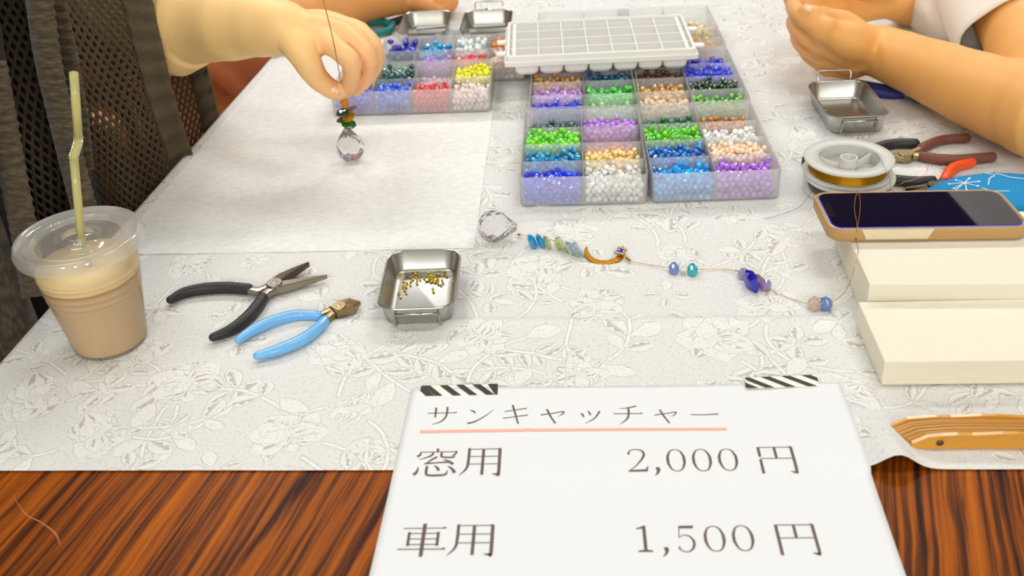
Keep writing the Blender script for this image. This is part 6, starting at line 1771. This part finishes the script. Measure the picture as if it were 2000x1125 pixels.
# body of the cardigan with long folds, open at the front, ribbed bands along the opening
def cardigan_body():
    bm = bmesh.new(); nu, nv = 120, 60; rows = []
    for j in range(nv + 1):
        z = .42 - .76 * j / nv
        row = []
        for i in range(nu + 1):
            a = math.radians(-28 - 300 * i / nu)       # starts at the front, runs round by the near side and back
            rx = .165 + .03 * (j / nv) + (.0 if z < .33 else -(z - .33) * 0.9); ry = .205 + .03 * (j / nv) + (0 if z < .33 else -(z - .33) * 0.8)
            fold = 1 + 0.07 * math.sin(a * 9 + z * 3) * (0.3 + j / nv) + 0.035 * math.sin(a * 21 - z * 5)
            row.append(bm.verts.new(V3(-.575 + rx * math.cos(a) * fold + .04 * (z > 0) * z, .835 + ry * math.sin(a) * fold, z)))
        rows.append(row)
    for a, b in zip(rows, rows[1:]):
        for k in range(nu): bm.faces.new((a[k], b[k], b[k + 1], a[k + 1]))
    o = mesh_object('cardigan', bm, M_knit, p1, True)
    so = o.modifiers.new('thick', 'SOLIDIFY'); so.thickness = 0.004
cardigan_body()
def band(path, w, name='ribbed_band', rib=0.0085):
    """flat ribbed knit strip along a path of points; ribs run across it"""
    bm = bmesh.new(); pts = catmull(path, 40); n = len(pts); L = 0; rows = []
    side0 = Vector((0.80, -0.25, 0.10)).normalized()
    for k, p in enumerate(pts):
        if k: L += (p - pts[k - 1]).length
        r = 0.0009 * math.sin(L / rib * 2 * math.pi)
        t = (pts[min(k + 1, n - 1)] - pts[max(k - 1, 0)]).normalized(); s = (side0 - t * side0.dot(t)).normalized(); nn = t.cross(s); nn = nn if nn.y < 0 else -nn
        rows.append([bm.verts.new(p + s * u * w + nn * (0.003 + (r if abs(u) < .9 else -0.001) - 0.004 * u * u)) for u in (-1, -.8, -.3, .3, .8, 1)])
    for a, b in zip(rows, rows[1:]):
        for k in range(5): bm.faces.new((a[k], a[k + 1], b[k + 1], b[k]))
    bmesh.ops.recalc_face_normals(bm, faces=bm.faces)
    o = mesh_object(name, bm, M_knit_d, p1, True)
    so = o.modifiers.new('thick', 'SOLIDIFY'); so.thickness = 0.004
band([PY(66, -60, .80), PY(78, 40, .79), PY(92, 130, .785), PY(118, 240, .775), PY(140, 330, .765), PY(165, 430, .75), PY(180, 540, .74)], .013)
band([PY(100, -60, .83), PY(112, 40, .82), PY(132, 130, .815), PY(150, 240, .81), PY(160, 330, .80)], .011)
band([PY(-20, 120, .77), PY(2, 240, .755), PY(22, 350, .74), PY(46, 470, .72), PY(66, 580, .70)], .014)

# ================================================================== person behind on the left: only a forearm and orange clothes show
yC = 1.385
g = lambda px, py, dy=0.0: PY(px, py, yC + dy)
w2 = g(795, -4, .03)
chains2 = [
    [(V3(-.62, 1.56, .34), .062), (V3(-.50, 1.50, .16), .055), (g(545, 34, -.02), .050), (g(610, 24, -.01), .044), (g(668, 8, .0), .036), (g(730, -4, .012), .029), (w2, .022)],
    [(w2, .020), (g(830, -6, .028), .014), (g(858, -6, .024), .011), (g(872, 4, .018), .0090), (g(870, 16, .012), .0080), (g(858, 21, .008), .0062)],
    [(w2, .021), (g(835, -10, .040), .015), (g(868, -10, .038), .011), (g(884, 0, .034), .0090), (g(880, 14, .028), .0080), (g(866, 22, .022), .0062)],
    [(w2, .019), (g(836, -10, .052), .014), (g(872, -10, .052), .0105), (g(884, 0, .050), .0084), (g(882, 12, .044), .0074), (g(870, 18, .040), .006)],
    [(w2, .018), (g(834, -8, .062), .013), (g(866, -8, .064), .0095), (g(878, 0, .062), .0074), (g(876, 10, .058), .0062)],
    [(w2, .017), (g(818, 4, .012), .0125), (g(836, 12, .006), .0098), (g(848, 19, .006), .0082), (g(857, 22, .008), .0058)],
    [(V3(-.70, 1.42, -.24), .13), (V3(-.69, 1.42, .0), .12), (V3(-.66, 1.42, .24), .12), (V3(-.65, 1.42, .36), .10), (V3(-.64, 1.42, .46), .06), (V3(-.63, 1.42, .52), .055)],
    [(V3(-.65, 1.42, .36), .08), (V3(-.62, 1.56, .34), .066)],
    [(V3(-.65, 1.42, .36), .08), (V3(-.66, 1.27, .34), .060)], [(V3(-.66, 1.27, .34), .060), (V3(-.69, 1.21, .18), .050), (V3(-.70, 1.20, .08), .045)], [(V3(-.70, 1.20, .08), .045), (V3(-.64, 1.22, .0), .040), (V3(-.56, 1.25, -.06), .030), (V3(-.50, 1.27, -.085), .024)],
    [(V3(-.70, 1.33, -.26), .10), (V3(-.42, 1.30, -.24), .08), (V3(-.20, 1.30, -.24), .065), (V3(-.18, 1.30, -.50), .05), (V3(-.20, 1.30, -.66), .04), (V3(-.12, 1.30, -.69), .028)],
    [(V3(-.70, 1.51, -.26), .10), (V3(-.42, 1.50, -.24), .08), (V3(-.20, 1.50, -.24), .065), (V3(-.18, 1.50, -.50), .05), (V3(-.20, 1.50, -.66), .04), (V3(-.12, 1.50, -.69), .028)],
]
chains2 += resting_hand(V3(-.495, 1.27, -.087), (.9, .2, -.10), (.1, 0, 1), side=-1)
p2 = person('person behind in orange clothes, bare forearm reaching across the table top', chains2, 0.0030, SK2, (-0.7, 1.42, 0.0), 6)
M_orange = mat('orange_cotton', rgb(150, 76, 24), rough=0.9, noise=(14, 0.3), bump=(90, 0.3, 0.002))
me = flesh([[(V3(-.70, 1.40, -.20), .17), (V3(-.69, 1.41, .02), .15), (V3(-.66, 1.42, .24), .145), (V3(-.65, 1.42, .36), .115)],
            [(V3(-.65, 1.42, .34), .09), (V3(-.62, 1.56, .34), .078), (V3(-.55, 1.53, .24), .072)],
            [(V3(-.65, 1.42, .34), .09), (V3(-.66, 1.28, .34), .076), (V3(-.67, 1.24, .24), .070)],
            [(V3(-.70, 1.31, -.24), .13), (V3(-.46, 1.28, -.17), .115), (V3(-.24, 1.30, -.19), .090), (V3(-.18, 1.30, -.48), .085)],
            [(V3(-.70, 1.52, -.24), .13), (V3(-.46, 1.49, -.17), .115), (V3(-.24, 1.49, -.19), .090), (V3(-.18, 1.49, -.48), .085)],
            [(V3(-.44, 1.26, -.15), .10), (V3(-.44, 1.50, -.15), .10)]], 0.006, 5)
link_mesh('orange_dress', me, M_orange, p2, True)

# ================================================================== person on the right in white
w3 = P(1718, 101, .042)
def q3(px, py, z): return P(px, py, z)
m_idx, m_mid, m_rng, m_lit = q3(1607, 60, .074), q3(1603, 86, .055), q3(1606, 110, .036), q3(1616, 130, .020)
back = Vector((0, .020, 0))
chains3 = [
    [(PY(1930, -110, 1.25), .060), (PY(1975, -10, 1.14), .047), (PY(2012, 90, 1.045), .044), (q3(2052, 212, .052), .045), (q3(1992, 203, .050), .041), (q3(1920, 180, .048), .0370), (q3(1850, 152, .045), .0340), (q3(1780, 124, .043), .0305), (w3, .0282), (q3(1685, 95, .044), .0255)],
    [(q3(1694, 90, .050), .0215), (q3(1662, 80, .060), .0225), (m_idx, .0135)],
    [(q3(1692, 94, .046), .0220), (q3(1656, 92, .050), .0230), (m_mid, .0135)],
    [(q3(1692, 100, .040), .0220), (q3(1656, 108, .038), .0220), (m_rng, .0128)],
    [(q3(1692, 106, .034), .0210), (q3(1660, 120, .027), .0205), (m_lit, .0120)],
    [(q3(1640, 80, .058), .0185), ((m_idx + m_mid) / 2, .0122)], [(q3(1640, 94, .046), .0185), ((m_rng + m_mid) / 2, .0120)], [(q3(1640, 112, .034), .0175), ((m_rng + m_lit) / 2, .0112)],
    [(m_idx + Vector((.002, -.002, .004)), .0122), (m_idx + Vector((.006, -.001, .003)), .0118)], [(m_mid + Vector((.002, -.004, .001)), .0116), (m_mid + Vector((.006, -.003, .001)), .0112)],
    # fingers curl to the left and back
    [(m_idx, .0122), (q3(1584, 45, .080), .0105), (q3(1562, 30, .084), .0100), (q3(1559, 24, .080) + back * 1.0, .0090), (q3(1572, 24, .074) + back * 1.8, .0078)],
    [(m_mid, .0122), (q3(1580, 74, .060), .0106), (q3(1561, 60, .063), .0100), (q3(1560, 56, .060) + back * 1.1, .0090), (q3(1574, 58, .056) + back * 1.9, .0078)],
    [(m_rng, .0115), (q3(1584, 99, .040), .0102), (q3(1567, 87, .043), .0096), (q3(1567, 84, .041) + back * 1.1, .0086), (q3(1580, 88, .038) + back * 1.9, .0074)],
    [(m_lit, .0110), (q3(1597, 119, .024), .0094), (q3(1580, 108, .026), .0088), (q3(1580, 106, .025) + back * .9, .0078), (q3(1592, 110, .024) + back * 1.6, .0068)],
    # thumb on top, its nail to the camera
    [(q3(1690, 88, .05) + back * .6, .0185), (q3(1660, 62, .064) + back * .9, .0165), (q3(1622, 46, .076) + back * .8, .0125), (q3(1594, 32, .088) + back * .25, .0098), (q3(1574, 21, .092), .0080)],
    # the other hand behind, palm this way
]
oth = lambda px, py, y: PY(px, py, y)
w4 = oth(1742, -2, 1.235)
chains3 += [
    [(V3(.86, 1.50, .36), .062), (V3(.76, 1.46, .16), .050), (oth(1860, 24, 1.34), .038), (oth(1795, 8, 1.28), .031), (w4, .0245)],
    [(w4, .0215), (oth(1690, 14, 1.215), .0180), (oth(1640, 22, 1.195), .0115), (oth(1600, 24, 1.18), .0092), (oth(1568, 26, 1.165), .0086), (oth(1552, 20, 1.15), .0072)],
    [(w4, .0220), (oth(1690, 0, 1.220), .0190), (oth(1636, 2, 1.205), .0125), (oth(1594, 4, 1.19), .0100), (oth(1560, 8, 1.172), .0092), (oth(1546, 10, 1.152), .0076)],
    [(w4, .0220), (oth(1690, -12, 1.228), .0180), (oth(1634, -18, 1.215), .0125), (oth(1590, -16, 1.20), .0102), (oth(1556, -10, 1.18), .0094), (oth(1542, -2, 1.16), .0078)],
    [(w4, .0210), (oth(1690, -24, 1.236), .0165), (oth(1636, -36, 1.225), .0118), (oth(1594, -36, 1.21), .0096), (oth(1562, -30, 1.19), .0086), (oth(1548, -20, 1.17), .0072)],
    [(w4, .0180), (oth(1700, -22, 1.205), .0160), (oth(1664, -38, 1.18), .0120), (oth(1634, -48, 1.165), .0096)],
    [(V3(.92, 1.28, -.24), .14), (V3(.90, 1.28, .0), .125), (V3(.86, 1.28, .22), .125), (V3(.85, 1.28, .36), .105), (V3(.84, 1.28, .46), .060), (V3(.83, 1.28, .52), .055)],
    [(V3(.85, 1.28, .36), .080), (PY(1930, -110, 1.25), .066)], [(V3(.85, 1.28, .36), .080), (V3(.86, 1.50, .36), .066)],
    [(V3(.94, 1.19, -.26), .10), (V3(.68, 1.16, -.24), .08), (V3(.46, 1.16, -.24), .065), (V3(.44, 1.16, -.50), .05), (V3(.46, 1.16, -.66), .04), (V3(.38, 1.16, -.69), .028)],
    [(V3(.94, 1.38, -.26), .10), (V3(.68, 1.40, -.24), .08), (V3(.46, 1.40, -.24), .065), (V3(.44, 1.40, -.50), .05), (V3(.46, 1.40, -.66), .04), (V3(.38, 1.40, -.69), .028)],
]
p3 = person('person in a white top resting both folded bare hands on the table', chains3, 0.0026, SK3, (0.92, 1.28, 0.0), 6)
nail_at(p3, 1577, 19, 1565, 14, .0040, .0056, M_nail2)
M_white_top = mat('white_cotton', rgb(240, 234, 222), rough=0.9, noise=(8, 0.03), bump=(40, 0.35, 0.003))
me = flesh([[(V3(.92, 1.28, -.22), .17), (V3(.86, 1.28, -.02), .165), (V3(.80, 1.28, .12), .165), (V3(.83, 1.28, .26), .15), (V3(.85, 1.28, .36), .12)],
            [(V3(.74, 1.28, .055), .125), (V3(.80, 1.28, .2), .15)],
            [(PY(1885, -5, 1.235), .070), (V3(.74, 1.28, .14), .12)], [(PY(1812, -18, 1.265), .042), (PY(1885, -5, 1.235), .066)], [(PY(1845, 40, 1.25), .040), (PY(1900, 10, 1.235), .062)], [(PY(1905, 65, 1.22), .036), (PY(1915, 10, 1.235), .060)],
            [(V3(.85, 1.28, .35), .095), (PY(1925, -125, 1.26), .078)],
            [(V3(.85, 1.28, .35), .095), (V3(.86, 1.49, .36), .078), (V3(.80, 1.47, .24), .072)]], 0.005, 7)
link_mesh('white_top', me, M_white_top, p3, True)
def white_sleeve():
    pth = catmull([PY(1920, -140, 1.27), PY(1948, -60, 1.20), PY(1968, 10, 1.135), PY(1990, 70, 1.08)], 8); bm = bmesh.new(); n = 40; rings = []
    for k, p in enumerate(pth):
        t = k / (len(pth) - 1); d = (pth[min(k + 1, len(pth) - 1)] - pth[max(k - 1, 0)]).normalized()
        u = d.cross(Vector((0, 0, 1))).normalized(); v = u.cross(d)
        r0 = .080 - .020 * t
        rings.append([bm.verts.new(p + (u * math.cos(2 * math.pi * q / n) + v * math.sin(2 * math.pi * q / n)) * r0 * (1 + .05 * t * math.sin(q * 2 * math.pi * 5 / n + 1) + .03 * math.sin(q * 2 * math.pi * 3 / n + t * 6)) - v * .010 * t) for q in range(n)])
    for a, b in zip(rings, rings[1:]):
        for q in range(n): bm.faces.new((a[q], a[(q + 1) % n], b[(q + 1) % n], b[q]))
    bmesh.ops.recalc_face_normals(bm, faces=bm.faces)
    o = mesh_object('sleeve', bm, M_white_top, p3, True)
    so = o.modifiers.new('thick', 'SOLIDIFY'); so.thickness = 0.0025
white_sleeve()
me = flesh([[(V3(.94, 1.19, -.25), .12), (V3(.68, 1.17, -.225), .098), (V3(.46, 1.16, -.24), .080), (V3(.44, 1.16, -.48), .066), (V3(.46, 1.16, -.64), .056)],
            [(V3(.94, 1.38, -.25), .12), (V3(.68, 1.39, -.225), .098), (V3(.46, 1.40, -.24), .080), (V3(.44, 1.40, -.48), .066), (V3(.46, 1.40, -.64), .056)]], 0.006, 5)
link_mesh('trousers', me, M_trous, p3, True)

# ------------------------------------------------------------------ chairs the three sit on
M_seat = mat('tan_seat_fabric', rgb(150, 116, 72), rough=0.95, noise=(120, 0.15))
def chair(label, cx, cy, face):
    """face: +1 the sitter looks to +x"""
    root = thing('chair', label, 'chair', (cx, cy, 0), 'chairs at the long table')
    def bx_(nm, c, s, m, bev=0.01):
        bm = bmesh.new(); add_box(bm, (cx + face * c[0], cy + c[1], c[2]), s, bevel=bev); mesh_object(nm, bm, m, root)
    bx_('seat', (0, 0, .345), (.44, .42, .05), M_seat, 0.018)
    bx_('backrest', (-.235, 0, .66), (.04, .40, .30), M_seat, 0.014)
    for sx in (-1, 1):
        for sy in (-1, 1):
            bm = bmesh.new(); top = .80 if sx < 0 else .32
            sweep(bm, [Vector((cx + face * .20 * sx, cy + .19 * sy, 0.0)), Vector((cx + face * (.20 * sx), cy + .19 * sy, .32))] + ([Vector((cx - face * .215, cy + .19 * sy, .80))] if sx < 0 else []), .011, n=10, cap='flat')
            mesh_object('leg', bm, M_legmetal, root, True)
chair('tan chair under the person in the taupe cardigan', -.66, .83, 1)
chair('tan chair under the person in orange clothes', -.74, 1.42, 1)
chair('tan chair under the person in the white top', .98, 1.28, -1)
# ================================================================== SUB-PARTS: pieces that belong to a part of their thing
SUBS = {'smartphone': {'mute_switch': 'button_cutout', 'volume_button': 'button_cutout', 'display_notch': 'screen', 'screen_film': 'phone_body'},
        'iced_coffee': {'straw_bellows': 'straw', 'fluted_ring': 'lid_rim', 'lid_top': 'lid_rim', 'straw_slit': 'lid_rim'},
        'wire_spool': {'wire_end': 'wound_wire'}, 'person': {'nail': 'body'}, 'folding_fan': {'rivet': 'guard'},
        'tape_strip': {'printed_stripe': 'tape_base'}, 'price_sign': {'printed_letter': 'sheet', 'printed_rule': 'sheet'},
        'suncatcher': {'rhinestone': 'square_setting', 'violet_stone': 'square_setting', 'moon_inlay': 'moon_frame', 'moon_beading': 'moon_frame'},
        'fabric_pouch': {'line_print': 'fabric_body'}, 'bead_organiser': {'lid_rib': 'lid_sheet'}, 'tablecloth': {}}
kind_of = lambda o: o.name.split('.')[0]
for root in [o for o in SC.objects if o.type == 'EMPTY' and kind_of(o) in SUBS]:
    kids = list(root.children); table_ = SUBS[kind_of(root)]
    for k in kids:
        want = table_.get(kind_of(k))
        if want:
            home = next((q for q in kids if kind_of(q) == want), None)
            if home is not None:
                k.parent = home; k.matrix_parent_inverse = Matrix.Identity(4); k.location = (0, 0, 0)
